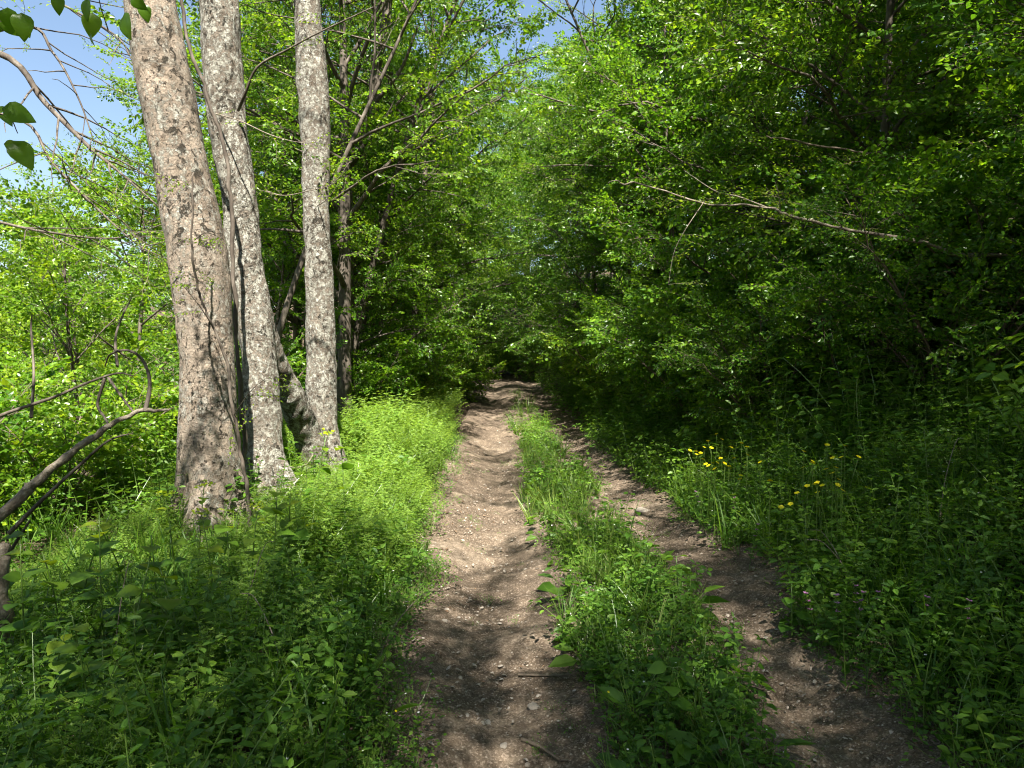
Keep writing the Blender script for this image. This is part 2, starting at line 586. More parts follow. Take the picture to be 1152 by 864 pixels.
def grow_limb(r, geo, spr, pts, rad, sub_step=.34, sub_len=.5, spray_step=.24, scale=1.0, first=.15, flat=.4, k=6, gap=1.0):
    """a limb, its side shoots and the places where leaf sprays grow"""
    L = np.linalg.norm(np.diff(pts, axis=0), axis=1).sum()
    n = len(pts)
    geo.add(*tube(pts, rad * (1 - .86 * np.linspace(0, 1, n) ** .8) + .003, k))
    m = max(2, int(L * (1 - first) / sub_step))
    sg = 1
    for i in range(m):
        t = first + (1 - first) * (i + r.uniform(.2, .8)) / m
        p0 = interp(pts, t)
        d = unit(interp(pts, min(1, t + .05)) - interp(pts, t - .05))
        hor = unit(np.cross(d, [0, 0, 1.0]) + 1e-6)
        sg = -sg
        l2 = L * sub_len * (1.02 - t) * r.uniform(.6, 1.15) + .22
        sd = unit(d * r.uniform(.3, .9) + hor * sg * r.uniform(.4, 1.0) + np.array([0, 0, r.uniform(-.45, .8)]))
        s5 = np.linspace(0, 1, 6)[:, None]
        sp = p0 + sd * l2 * s5 + np.array([0, 0, r.uniform(-.25, .1) * l2]) * s5 ** 2 + r.normal(size=(6, 3)) * .02 * l2 * s5
        geo.add(*tube(sp, np.linspace(rad * .35 * (1 - .6 * t) + .003, .0025, 6), 4, cap=False))
        c = max(1, int(l2 * .8 / spray_step))
        s2 = 1
        for a in range(c + 1):
            if r.random() > gap:
                continue
            tt = 1.0 if a == c else .25 + .75 * (a + r.uniform(.1, .9)) / (c + .5)
            q0 = interp(sp, min(tt, 1))
            s2 = -s2
            h2 = unit(np.cross(sd, [0, 0, 1.0]) + 1e-6)
            dd = sd * .8 + (0 if a == c else 1) * h2 * s2 * r.uniform(.4, 1.0)
            dd = dd * np.array([1, 1, .8]) + np.array([0, 0, r.uniform(-.5, .45)])
            spr.put(q0, dd, np.array([0, 0, 1.0]) + r.normal(size=3) * flat * 1.2, scale * r.uniform(.65, 1.2))
    tip = unit(pts[-1] - pts[-2])
    spr.put(pts[-1], tip, np.array([0, 0, 1.0]) + r.normal(size=3) * .3, scale)


def limb_path(r, p0, az, elev, L, droop=.25, n=9, wob=.05):
    t = np.linspace(0, 1, n)[:, None]
    d = np.array([math.cos(az) * math.cos(elev), math.sin(az) * math.cos(elev), math.sin(elev)])
    side = np.array([-math.sin(az), math.cos(az), 0])
    p = p0 + d * L * t + np.array([0, 0, -droop * L]) * t ** 2
    p = p + side * L * wob * np.sin(t * r.uniform(3, 6) + r.uniform(0, 6)) * t + r.normal(size=(n, 3)) * .012 * L * t
    return p


def tree_kind(seed, H=8, rad=.09, base=.12, n=11, L=3.0, elev=(.9, .25), droop=.22, lean=(0, 0), spray="fine", leafmat=LEAF_A, bark=BARK_D, scale=1.0, sub_step=.34, spray_step=.24, gap=1.0, wob=.5, flat=.4, shape=.7, tint_amp=.16):
    r = np.random.default_rng(seed)
    m = 16
    t = np.linspace(0, 1, m)
    tr = np.stack([lean[0] * H * t ** 1.4 + wob * .22 * np.sin(t * 5 + r.uniform(0, 6)) * t * 2,
                   lean[1] * H * t ** 1.4 + wob * .22 * np.sin(t * 4 + r.uniform(0, 6)) * t * 2, -.25 + (H + .25) * t], -1)
    rr = rad * (1 - .9 * t ** .9) + .004
    rr[0] *= 1.35
    tg = Geo().add(*tube(spline(tr, 40), np.interp(np.linspace(0, 1, 40), t, rr), 9))
    spr, limbs = Sprays(), []
    for i in range(n):
        f = (i + r.uniform(.2, .8)) / n
        th = base + (.97 - base) * f
        p0 = interp(tr, th)
        ll = L * (.42 + .58 * math.sin(PI * min(1, .16 + .80 * f)) ** .8) * r.uniform(.7, 1.2)
        e = elev[1] + (elev[0] - elev[1]) * f + r.normal() * .28
        pts = limb_path(r, p0, i * 2.4 + r.uniform(-.6, .6), e, ll, droop * r.uniform(.2, 1.3), wob=.09)
        lg = Geo()
        grow_limb(r, lg, spr, pts, max(.008, rad * .42 * (1 - .7 * f)), sub_step, .45, spray_step, scale, flat=flat, gap=gap)
        limbs.append(lg)
    up = interp(tr, 1.0)
    spr.put(up, np.array([.2, 0, 1.0]), np.array([1.0, 0, .2]), scale)
    cg = Geo()
    spr.build(cg, spray, r, tint_amp)
    nm = "tree%d" % seed
    return dict(trunk=tg.mesh(nm + "_trunk", [bark], True), limbs=[l.mesh(nm + "_limb", [bark], True) for l in limbs],
                crown=cg.mesh(nm + "_crown", [leafmat, TWIG]), names=("trunk", "branch", "crown"))


def shrub_kind(seed, H=3.2, n=9, rad=.022, spread=.45, spray="broad", leafmat=LEAF_A, scale=1.0, sub_step=.30, spray_step=.22, gap=1.0, droop=.22, tint_amp=.16):
    r = np.random.default_rng(seed)
    spr, limbs = Sprays(), []
    for i in range(n):
        a = i * 2.4 + r.uniform(-.4, .4)
        e = r.uniform(.95, 1.35) - spread * .6 * r.random()
        ll = H * r.uniform(.75, 1.2)
        pts = limb_path(r, np.array([.12 * math.cos(a), .12 * math.sin(a), -.1]), a, e, ll, droop)
        lg = Geo()
        grow_limb(r, lg, spr, pts, rad * r.uniform(.7, 1.2), sub_step, .34, spray_step, scale, first=.12, gap=gap, k=5)
        limbs.append(lg)
    cg = Geo()
    spr.build(cg, spray, r, tint_amp)
    nm = "shrub%d" % seed
    return dict(trunk=None, limbs=[l.mesh(nm + "_stem", [TWIG], True) for l in limbs], crown=cg.mesh(nm + "_crown", [leafmat, TWIG]), names=("trunk", "stem", "foliage"))


DENSE = dict(sub_step=.22, spray_step=.16, elev=(1.2, .35), droop=.16, scale=1.2, flat=.5)
KIND = {
    "hornbeam": [tree_kind(101, 7.5, .085, .10, 20, 3.1, **DENSE), tree_kind(102, 7.0, .075, .08, 20, 3.3, lean=(-.12, 0), **DENSE), tree_kind(103, 8.5, .10, .12, 22, 3.2, lean=(.08, .05), **DENSE)],
    "bank": [tree_kind(111, 6.5, .075, .06, 20, 3.1, leafmat=LEAF_A, lean=(-.15, 0), **DENSE), tree_kind(112, 7.5, .085, .08, 22, 3.4, leafmat=LEAF_B, **DENSE), tree_kind(113, 6.0, .07, .05, 19, 3.0, leafmat=LEAF_C, spray="broad", sub_step=.30, spray_step=.24, elev=(1.2, .30), droop=.15, scale=1.12, flat=.5)],
    "tall": [tree_kind(121, 13, .15, .22, 26, 4.5, leafmat=LEAF_B, sub_step=.30, spray_step=.22, elev=(1.2, .35), droop=.14, scale=1.15, flat=.5), tree_kind(122, 12, .14, .25, 25, 4.3, leafmat=LEAF_A, sub_step=.30, spray_step=.22, lean=(.06, 0), elev=(1.2, .35), droop=.14, scale=1.15, flat=.5)],
    "sunny": [tree_kind(131, 7.0, .08, .08, 20, 3.0, leafmat=LEAF_B, **DENSE), tree_kind(132, 6.0, .07, .05, 19, 2.8, leafmat=LEAF_B, spray="broad", sub_step=.30, spray_step=.24, elev=(1.2, .30), droop=.15, scale=1.12, flat=.5)],
    "shade": [tree_kind(171, 13, .15, .30, 20, 3.6, leafmat=LEAF_A, sub_step=.42, spray_step=.30, elev=(1.2, .35), droop=.14, gap=.8), tree_kind(172, 12, .14, .32, 18, 3.4, leafmat=LEAF_A, sub_step=.46, spray_step=.34, lean=(.06, 0), elev=(1.2, .35), droop=.14, gap=.8)],
    "overhang": [tree_kind(181, 9.5, .065, .42, 18, 2.9, leafmat=LEAF_A, sub_step=.40, spray_step=.27, lean=(-.34, 0), elev=(1.1, .30), droop=.14, gap=.7, scale=1.1), tree_kind(182, 8.5, .06, .40, 16, 2.8, leafmat=LEAF_B, sub_step=.40, spray_step=.27, lean=(-.36, .04), elev=(1.1, .3), droop=.14, gap=.7, scale=1.1), tree_kind(183, 9.5, .065, .42, 15, 2.7, leafmat=LEAF_A, sub_step=.42, spray_step=.28, lean=(-.50, 0), elev=(1.1, .30), droop=.12, gap=.9, scale=1.1)],
    "canopy": [tree_kind(191, 6.4, .07, .54, 12, 1.9, leafmat=LEAF_A, sub_step=.30, spray_step=.22, elev=(1.0, .2), droop=.1)],
    "shrub": [shrub_kind(151, n=13, sub_step=.24, spray_step=.18), shrub_kind(152, 2.6, 12, leafmat=LEAF_B, sub_step=.24, spray_step=.18), shrub_kind(153, 3.4, 14, spray="fine", leafmat=LEAF_A, sub_step=.24, spray_step=.18)],
    "brightshrub": [shrub_kind(161, 2.8, 13, leafmat=LEAF_B, sub_step=.24, spray_step=.18), shrub_kind(162, 2.2, 12, leafmat=LEAF_B, spray="fine", sub_step=.24, spray_step=.18)],
}
USED = {}


def plant_tree(kind, var, x, y, rot, scale, name, label, cat, group=None, z=None, limbs=True):
    k = KIND[kind][var]
    root = bpy.data.objects.new(name, None)
    COL.objects.link(root)
    root.location = (x, y, (gz(x, y) if z is None else z) - .03)
    root.rotation_euler = (0, 0, rot)
    root.scale = (scale, scale, scale)
    tag(root, label, cat, group)
    if k["trunk"]:
        link(k["names"][0], k["trunk"], root)
    if limbs:
        for l in k["limbs"]:
            link(k["names"][1], l, root)
    link(k["names"][2], k["crown"], root)
    return root


#@@TREES
T = [
    # right-hand bank: (kind, variant, x, y, rotation, scale)
    ("bank", 0, 4.9, 5.8, .3, .85), ("bank", 1, 4.1, 8.2, 2.0, .9), ("bank", 2, 5.9, 7.6, 4.0, 1.0), ("bank", 0, 3.7, 11.0, 3.3, .95),
    ("bank", 2, 5.0, 11.5, 1.0, 1.1), ("bank", 1, 7.6, 10.0, 5.0, 1.1), ("bank", 0, 3.3, 14.5, .8, 1.0), ("hornbeam", 1, 4.8, 16.0, 0.2, 1.1),
    ("bank", 2, 7.0, 15.0, 2.2, 1.2), ("hornbeam", 0, 3.0, 18.5, 4.1, 1.0), ("hornbeam", 2, 5.2, 20.5, 5.5, 1.2), ("bank", 1, 10.0, 14.0, .6, 1.2),
    ("hornbeam", 1, 2.8, 23.5, .4, 1.15), ("hornbeam", 0, 5.0, 26.0, 1.4, 1.3), ("bank", 1, 9.0, 20.0, 2.4, 1.4), ("hornbeam", 2, 2.6, 28.5, 3.4, 1.2),
    ("tall", 1, 8.0, 25.0, 1.1, 1.1), ("bank", 1, 7.4, 6.2, 1.2, 1.0), 
    ("tall", 1, 6.6, 12.6, 2.0, .85), ("tall", 1, 9.2, 11.5, 3.0, .9), ("tall", 1, 6.4, 18.0, 4.0, .95), ("tall", 1, 5.4, 23.0, 5.0, .95), 
    ("shrub", 1, 3.3, 9.4, .3, .8), ("shrub", 2, 3.0, 12.8, 1.3, .8), ("shrub", 1, 2.7, 16.4, 2.3, .85), ("shrub", 0, 2.5, 20.5, 3.3, .8), ("shrub", 2, 2.3, 25.5, 4.3, .8), ("shrub", 1, 5.2, 7.2, .3, .8), ("shrub", 2, 6.8, 8.6, 1.3, .8),
    # closing the far end of the track
    ("hornbeam", 0, -.2, 40.0, 2.7, 1.3), ("hornbeam", 2, 2.6, 36.0, .6, 1.3), ("hornbeam", 1, -3.4, 41.5, 5.0, 1.4), ("sunny", 0, .9, 46, 1.5, 1.7), ("shrub", 0, .6, 37.0, .4, .8),
    ("shrub", 2, 1.6, 33.5, 1.4, .8), ("sunny", 0, -6.5, 44, 2.0, 1.6), ("hornbeam", 1, 5.5, 42, 2.0, 1.6), ("shrub", 0, -.6, 39.0, 2.4, .8), ("tall", 0, -2.0, 52.0, 2.4, 1.0), ("tall", 0, 3.5, 50.0, 1.4, 1.0), ("shrub", 2, -2.0, 37.5, 1.4, .9),
    # between the pale trunks and the track
    ("hornbeam", 1, -3.0, 14.6, 1.1, .85), ("hornbeam", 0, -3.3, 18.5, .1, 1.0), ("hornbeam", 2, -2.5, 22.5, 3.1, 1.0), ("tall", 0, -5.0, 17.5, 1.8, .85), ("sunny", 0, -2.8, 27.0, 2.2, 1.1),
    ("tall", 1, -3.6, 31.0, 4.0, .95), ("shrub", 0, -2.3, 17.8, 1.5, .8), ("shrub", 1, -1.9, 23.0, 2.5, .75), ("shrub", 2, -2.1, 29.0, .5, .8), ("hornbeam", 1, -2.6, 34.5, 3.0, 1.2),
    ("hornbeam", 0, -5.6, 23.0, 2.0, 1.3), ("sunny", 1, -4.3, 13.5, 4.2, .8), ("tall", 0, -3.9, 21.0, 4.8, .85), ("tall", 0, -6.6, 20.0, 1.8, .9), ("shrub", 0, -2.8, 14.2, 1.5, .7),
    # falling slope
    ("sunny", 0, -7.5, 15.0, .7, .95), ("sunny", 1, -9.8, 17.0, 1.9, .85), ("sunny", 0, -12.5, 20.0, 3.1, 1.0), ("sunny", 1, -8.2, 22.0, 5.2, 1.2), ("hornbeam", 2, -11.0, 26.0, .9, 1.1),
    ("sunny", 0, -16.0, 27.0, 2.2, 1.15), ("sunny", 1, -6.4, 11.0, 2.0, .68), ("tall", 1, -8.5, 29.0, 3.0, .9), ("sunny", 1, -19.0, 33.0, 1.2, 1.5), ("sunny", 0, -14.0, 36.0, 1.2, 1.4),
    ("brightshrub", 0, -5.0, 8.6, .4, .8), ("brightshrub", 1, -6.8, 8.8, 1.4, 1.0), ("shrub", 2, -4.2, 10.6, 2.2, .7), ("brightshrub", 0, -8.3, 12.2, 3.4, 1.0), ("shrub", 0, -5.5, 6.6, 2.9, .65),
    ("brightshrub", 0, -4.4, 7.0, 3.4, .6),
    # out of frame, behind and beside the camera: they shade the near ground
    ("tall", 0, -7.0, -6.0, 1.0, .95), ("tall", 1, 5.5, -6.5, 2.0, .95), ("tall", 0, -.5, -8.5, 2.0, 1.0),
    ("tall", 0, -2.8, -3.8, 1.0, .8), ("tall", 1, .3, -3.2, 3.0, .8), ("tall", 0, 4.0, -1.4, 4.4, .8), ("tall", 0, -6.0, -2.0, 2.0, .75), ("tall", 1, 2.0, -1.9, .3, .75),
    ("overhang", 0, 3.9, 2.4, .2, 1.0), ("shrub", 2, 2.95, 8.4, 1.3, .6), ("shrub", 0, 2.8, 10.7, 2.3, .62), ("shrub", 2, 2.65, 14.0, 3.3, .7), ("shrub", 0, 3.5, 7.6, 4.0, .6), ("shrub", 2, 2.5, 18.5, 5.0, .7), ("overhang", 0, -3.3, 13.6, 3.4, 1.25), ("overhang", 1, -3.7, 10.6, 3.2, 1.0), ("canopy", 0, -2.6, 2.3, 0, .95), ("overhang", 2, 4.5, 4.7, -.15, 1.0), ("overhang", 2, -3.4, -.2, 3.3, .9), ("tall", 1, -2.6, 20.0, 1.0, .95), ("shrub", 0, 4.4, 6.4, 1.0, .6), ("shrub", 2, 5.6, 6.6, 2.0, .7), ("shrub", 0, 3.6, 9.3, 2.0, .65), ("shrub", 2, 4.6, 8.3, 3.0, .7), ("shrub", 0, 3.3, 11.6, 2.6, .7), ("shrub", 2, 5.4, 10.2, 2.0, .8), ("overhang", 0, -3.9, 17.0, 2.9, 1.1), ("overhang", 1, 3.8, 16.0, .2, 1.15),
    ("shrub", 2, 3.7, 6.2, .3, .65), ("shrub", 0, 4.9, 5.2, 2.3, .7),
    # over the track
    ("tall", 0, -2.9, 12.9, 2.6, .9), ("tall", 1, 3.9, 13.4, .6, .95), ("shrub", 0, 4.5, 7.0, .3, .75), ("shrub", 2, 5.6, 9.0, 1.3, .8), ("shrub", 0, 4.2, 10.2, 2.3, .8), ("shrub", 2, 6.5, 7.6, 3.3, .8), ("shrub", 2, 3.7, 12.0, 5.3, .8),
    ("tall", 0, -2.4, 32.5, 1.0, 1.0), ("tall", 1, 3.2, 30.5, 2.0, 1.0), ("tall", 0, 3.9, 20.0, 3.0, .9), ("tall", 1, -3.6, 26.0, 3.5, .9), ("tall", 0, -4.2, 15.6, .5, .8), ("tall", 0, .8, 43.0, .5, 1.0),
]
SAY = {
    (4.1, 8.2): "large dark-leaved tree filling the upper bank foliage directly above the long bare branch",
    (3.7, 6.2): "dense shrub on the bank just under the thick end of the long bare branch",
    (3.7, 11.0): "leafy tree on the bank whose foliage surrounds the thin tip of the long bare branch",
    (3.3, 14.5): "leafy bank tree overhanging the track, next beyond the long bare branch's tip",
    (4.9, 5.8): "broad leafy tree in the top right corner with the largest leaves of the bank",
    (3.3, 9.4): "low dark shrub at the foot of the bank trees, above the bright buttercups",
    (4.5, 7.0): "leafy shrub on the bank showing just above the long bare branch's thick end",
    (3.0, 18.5): "tree arching over the narrow rut halfway along the track, behind the bare branch's tip",
    (2.8, 23.5): "tree above the narrow rut in the far half of the track, before its dark end",
    (5.0, 11.5): "broad-leaved darker tree set back on the bank behind the upper slanting branch",
    (4.9, 5.2): "shrub at the right picture edge hanging over the long bare branch's base",
    (4.2, 10.2): "shrub high on the bank just below the middle of the long bare branch",
    (3.9, 13.4): "tall tree whose crown rises above the bank foliage beside the top sky gap",
    (2.6, 28.5): "tree leaning above the track's dark far end from the bank side",
    (3.8, 16.0): "leaning bank tree with thin dark limbs reaching over the track at the picture's top",
    (5.9, 7.6): "bank tree showing between the two slanting bare branches near the right edge",
    (3.0, 12.8): "shrub beside the narrow rut, below the hanging side twig of the bare branch",
    (2.7, 16.4): "low shrub edging the narrow rut where the rut fades into shade",
    (3.9, 20.0): "tall light-green tree behind the bank foliage, just under the top sky gap",
    (3.7, 12.0): "dark shrub behind the bare branch's hanging side twig",
    (5.6, 9.0): "shrub between the two slanting bare branches, highest shrub on the bank",
    (4.8, 16.0): "slim tree in the bank foliage behind the one overhanging the track",
    (-2.9, 12.9): "tall bright-leaved tree just behind the slim pale trunk, beside the dark leaning stem",
    (-6.4, 11.0): "sunlit small tree beyond the fallen branch, below the open sky",
    (-3.0, 14.6): "dark shady tree with foliage to the ground between the slim pale trunk and the track",
    (-3.7, 10.6): "leaning tree spreading dark limbs over the track from behind the slim pale trunk",
    (-4.4, 7.0): "low bright shrub right behind the arch of the fallen branch",
    (-7.5, 15.0): "sunlit tree on the falling slope, seen close beside the thick pale trunk",
    (-3.3, 13.6): "loose-crowned tree whose thin limbs cross the sky gap at the top centre",
    (-4.2, 15.6): "tall light-green tree set behind the dark shady tree beside the slim trunk",
    (-5.0, 8.6): "bright shrub seen through the curled shoot of the fallen branch",
    (-9.8, 17.0): "sunlit broad-leaved tree at the left border beneath the twiggy tree's limbs",
    (-2.5, 22.5): "sunlit tree over the verge's far end, where the bright bedstraw stops",
    (-3.3, 18.5): "tree next beyond the dark shady one, above the end of the bedstraw verge",
    (-4.3, 13.5): "light-green tree filling the gap between the lichen-spotted trunk and the slim one",
    (-2.8, 14.2): "low shrub at the inner end of the bedstraw, beneath the dark shady tree",
    (-2.3, 17.8): "low shrub at the verge's edge just past the bedstraw, beside the wide rut",
    (-4.2, 10.6): "shrub showing behind the feet of the three pale trunks",
    (-5.5, 6.6): "shrub at the left border behind the lower end of the fallen branch",
    (-12.5, 20.0): "small sunlit tree low at the left border, far down the slope",
    (-3.9, 17.0): "leaning tree with pale-green loose crown over the middle of the track",
    (-5.0, 17.5): "tall tree glimpsed between the thick trunk and the slim trunk, near the top",
    (-2.4, 32.5): "tall light-green tree straight above the track's far end",
}
for k, (kind, var, x, y, rot, s_) in enumerate(T):
    name = {"shrub": "shrub", "brightshrub": "shrub"}.get(kind, "tree")
    lab, grp = SAY.get((x, y)), None
    if lab is None:
        if y < 2.4:
            lab, grp = "tall leafy tree standing behind the viewpoint and shading the near ground", "trees behind the viewpoint"
        elif y >= 30:
            lab, grp = "leafy %s closing off the shaded far end of the track" % name, "%ss at the far end of the track" % name
        elif x < -5.3:
            lab, grp = "sunlit %s farther down the falling slope, merging with its neighbours" % name, "%ss down the falling slope" % name
        elif x < 0:
            lab, grp = "leafy %s in the wood along the far verge, merging with its neighbours" % name, "%ss along the far verge" % name
        else:
            lab, grp = "dense leafy %s deep in the bank's wall of foliage, merging with its neighbours" % name, "%ss deep in the bank foliage" % name
    plant_tree(kind, var, x, y, rot, s_, name, lab, name, grp)
#@@END

# ------------------------------------------------------------------ the three pale trunks
def big_trunk(ctrl, widths_px, depth, bark, seed, name, label, top, crown_seed, branch_paths=(), rough=.01, extra=None, nlimb=8, limbL=3.0):
    r = np.random.default_rng(seed)
    pts = [at(px, py, d) for (px, py), d in zip(ctrl, depth)]
    rad = [w * .5 * d / FPX for w, d in zip(widths_px, depth)]
    base = pts[0].copy()
    z0 = gz(base[0], base[1])
    pts = [np.array([base[0], base[1], z0 - .25])] + [p for p in pts if p[2] > z0 + .1]
    rad = [rad[0] * 1.35] + rad[-(len(pts) - 1):]
    d_up = unit(pts[-1] - pts[-2])
    while pts[-1][2] < top:
        d_up = unit(d_up + np.array([0, 0, .15]))
        pts.append(pts[-1] + d_up * 1.1)
        rad.append(rad[-1] * .88)
    pts, rad = np.array(pts), np.array(rad)
    n, k = 260, 64
    c = spline(pts, n)
    rr = np.interp(np.linspace(0, 1, n), np.linspace(0, 1, len(rad)), rad)
    v, q = tube(c, rr, k)
    body = v[:-1].reshape(n, k, 3)
    out = unit(body - c[:, None])
    w = np.concatenate([body * np.array([1, 1, .55])], -1)
    d = fbm(w * 2.2, seed, 3) * .026 + fbm(w * 9, seed + 5, 3) * rough + np.clip(fbm(w * 24, seed + 9, 2), -.2, 2) * rough * .5
    hz = np.clip((c[:, 2] - z0) / .8, 0, 1)[:, None]
    an = np.arange(k) * 2 * PI / k
    flare = (1 - hz) ** 2 * (.5 + .5 * np.sin(an * 4 + seed)[None]) * rr[:, None] * .8
    body = body + out * (d + flare)[..., None]
    v = np.concatenate([body.reshape(-1, 3), v[-1:]])
    root = bpy.data.objects.new(name, None)
    COL.objects.link(root)
    o = np.array([base[0], base[1], z0])
    root.location = o
    tag(root, label, "tree")
    link("trunk", Geo().add(v - o, q).mesh(name + "_trunk", [bark], True), root)
    spr = Sprays()
    for pth, r0, leafy in branch_paths:
        lg = Geo()
        bp = spline(np.array(pth), 24)
        lg.add(*tube(bp - o, np.linspace(r0, r0 * .35, 24), 7))
        if leafy:
            for t in np.linspace(.3, 1, leafy):
                p0 = interp(bp, t) - o
                spr.put(p0, unit(r.normal(size=3) * np.array([1, 1, .3]) + np.array([.3, -.2, 0])), np.array([0, 0, 1.0]) + r.normal(size=3) * .4, r.uniform(.45, .8))
        link("branch", lg.mesh(name + "_branch", [DEADWOOD if r0 < .012 else BARK_D], True), root)
    for i in range(nlimb):
        f = (i + .5) / nlimb
        z = 6.2 + (top - 6.4) * f
        p0 = c[np.argmin(np.abs(c[:, 2] - z))] - o
        lg = Geo()
        grow_limb(r, lg, spr, limb_path(r, p0, i * 2.4 + seed, .5 + .5 * f, limbL * (1 - .5 * f) * r.uniform(.8, 1.2), .12), .05 * (1 - .6 * f), .42, .4, .32, 1.0)
        link("branch", lg.mesh(name + "_limb", [BARK_D], True), root)
    if extra:
        extra(root, o)
    cg = Geo()
    spr.build(cg, "young", r)
    link("crown", cg.mesh(name + "_crown", [LEAF_B, TWIG]), root)
    return root


big_trunk([(240, 612), (239, 560), (237, 500), (232, 400), (225, 300), (207, 200), (187, 100), (168, 0)], [66, 65, 62, 61, 62, 60, 60, 54],
          [6.4] * 8, BARK_1, 1, "pale_barked_tree", "thick pale smooth-barked tree trunk leaning over the left verge, closest to the camera", 12.5, 1, rough=.006)

b2 = [
    ([at(268, 124, 7.35), at(276, 105, 7.2), at(290, 75, 7.1), at(325, 55, 7.0), at(356, 38, 6.9), at(420, 8, 6.7)], .016, 6),
    ([at(243, 128, 7.3), at(270, 136, 7.0), at(300, 150, 6.9), at(325, 158, 6.8), at(343, 161, 6.7)], .007, 3),
    ([at(300, 215, 7.3), at(320, 220, 7.1), at(350, 214, 6.9), at(375, 206, 6.8), at(395, 180, 6.7)], .006, 4),
]
big_trunk([(300, 585), (299, 560), (297, 500), (290, 400), (278, 300), (265, 200), (252, 100), (247, 0)], [44, 42, 41, 37, 37, 36, 41, 40],
          [7.5] * 8, BARK_2, 2, "pale_barked_tree", "rough lichen-spotted pale trunk standing between the smooth leaning trunk and the slim one", 12, 2, b2, rough=.012)


def limb3(root, o):
    pts = np.array([at(368, 556, 9.0), at(358, 525, 8.9), at(345, 488, 8.7), at(331, 458, 8.45), at(316, 424, 8.2), at(302, 392, 7.9), at(290, 350, 7.75), at(280, 300, 7.75)])
    rad = np.array([.19, .185, .17, .155, .15, .14, .13, .11])
    n, k = 90, 32
    c = spline(pts, n)
    rr = np.interp(np.linspace(0, 1, n), np.linspace(0, 1, 8), rad)
    v, q = tube(c, rr, k)
    b = v[:-1].reshape(n, k, 3)
    b = b + unit(b - c[:, None]) * (fbm(b * 5, 3, 3) * .02 + fbm(b * 16, 6, 3) * .01)[..., None]
    v = np.concatenate([b.reshape(-1, 3), v[-1:]])
    link("branch", Geo().add(v - o, q).mesh("leaning_limb", [BARK_2], True), root)


b3 = [([at(356, 232, 8.9), at(368, 224, 8.6), at(382, 205, 8.4), at(388, 190, 8.3)], .006, 3),
      ([at(352, 512, 8.6), at(345, 522, 8.3), at(330, 526, 8.1), at(318, 518, 8.0), at(316, 500, 8.0)], .010, 2)]
big_trunk([(363, 552), (364, 520), (363, 480), (362, 440), (361, 400), (359, 300), (356, 200), (352, 100), (346, 0)], [42, 38, 35, 34, 31, 30, 30, 31, 31],
          [9.0] * 9, BARK_2, 3, "pale_barked_tree", "slim straight pale trunk with a low leaning limb, beside the sunlit verge of the track", 13, 3, b3, rough=.010, extra=limb3)


# ------------------------------------------------------------------ thin stems and bare branches
def stem_thing(name, label, cat, ctrl, r0, r1, mat, twigs=(), sprays=0, seed=0, spray="young", leafmat=LEAF_B, ground_it=True, lead="stem", tmat=None):
    r = np.random.default_rng(seed)
    c = spline(np.array(ctrl), 12 * len(ctrl))
    c[1:-1] += (.25 if r0 > .03 else .6) * r0 * fbm(np.arange(len(c) - 2)[:, None] * np.array([.23, 0, 0]) + np.array([[[0, 0, seed]], [[5.3, 0, seed]], [[9.1, 0, seed]]]), 2, 2).T
    b = c[0]
    root = bpy.data.objects.new(name, None)
    COL.objects.link(root)
    root.location = b
    tag(root, label, cat)
    n = len(c)
    v, q = tube(c - b, np.linspace(r0, r1, n) * (1 + .16 * fbm(np.arange(n)[:, None] * np.array([.35, 0, 0]) + seed, 7, 3)), 9)
    link(lead, Geo().add(v, q).mesh(name + "_stem", [mat], True), root)
    spr = Sprays()
    for tw, a, bb in twigs:
        t = spline(np.array(tw), 8 * len(tw))
        v, q = tube(t - b, np.linspace(a, bb, len(t)), 7)
        link("twig", Geo().add(v, q).mesh(name + "_twig", [tmat or mat], True), root)
        for s in np.linspace(.4, 1, int(sprays and 3)):
            spr.put(interp(t, s) - b, r.normal(size=3) * np.array([1, 1, .3]), np.array([0, 0, 1.0]) + r.normal(size=3) * .4, r.uniform(.35, .7))
    for s in r.uniform(.25, 1, sprays):
        spr.put(interp(c, s) - b, r.normal(size=3) * np.array([1, 1, .35]), np.array([0, 0, 1.0]) + r.normal(size=3) * .4, r.uniform(.35, .7))
    if spr.p:
        g = Geo()
        spr.build(g, spray, r)
        link("foliage", g.mesh(name + "_foliage", [leafmat, TWIG]), root)
    return root


stem_thing("sapling", "thin dark sapling stem rising in front of the thick pale leaning trunk", "sapling",
           [np.array([at(280, 590, 5.9)[0], 5.9, gz(at(280, 590, 5.9)[0], 5.9)]), at(279, 560, 5.9), at(271, 511, 5.9), at(263, 467, 5.85), at(256, 411, 5.85), at(241, 370, 5.8), at(226, 337, 5.8), at(219, 300, 5.75), at(216, 243, 5.7), at(218, 194, 5.7)],
           .016, .006, BARK_D, [([at(241, 370, 5.8), at(225, 345, 5.6), at(205, 320, 5.5)], .004, .002), ([at(263, 467, 5.85), at(282, 440, 5.6), at(300, 425, 5.5)], .004, .002), ([at(219, 270, 5.7), at(232, 262, 5.5), at(250, 268, 5.4)], .004, .002)], 9, 41)
stem_thing("climbing_stem", "long dark woody stem hanging down between the two thick pale trunks", "woody stem",
           [np.array([at(272, 590, 6.9)[0], 6.9, gz(at(272, 590, 6.9)[0], 6.9)]), at(274, 500, 6.9), at(268, 400, 6.9), at(263, 320, 6.9), at(261, 257, 6.9), at(257, 194, 6.9), at(246, 146, 6.9), at(231, 101, 6.9), at(214, 55, 6.9), at(206, 0, 6.9), at(203, -120, 6.9), at(215, -260, 6.9)],
           .022, .014, BARK_D, [], 4, 42)

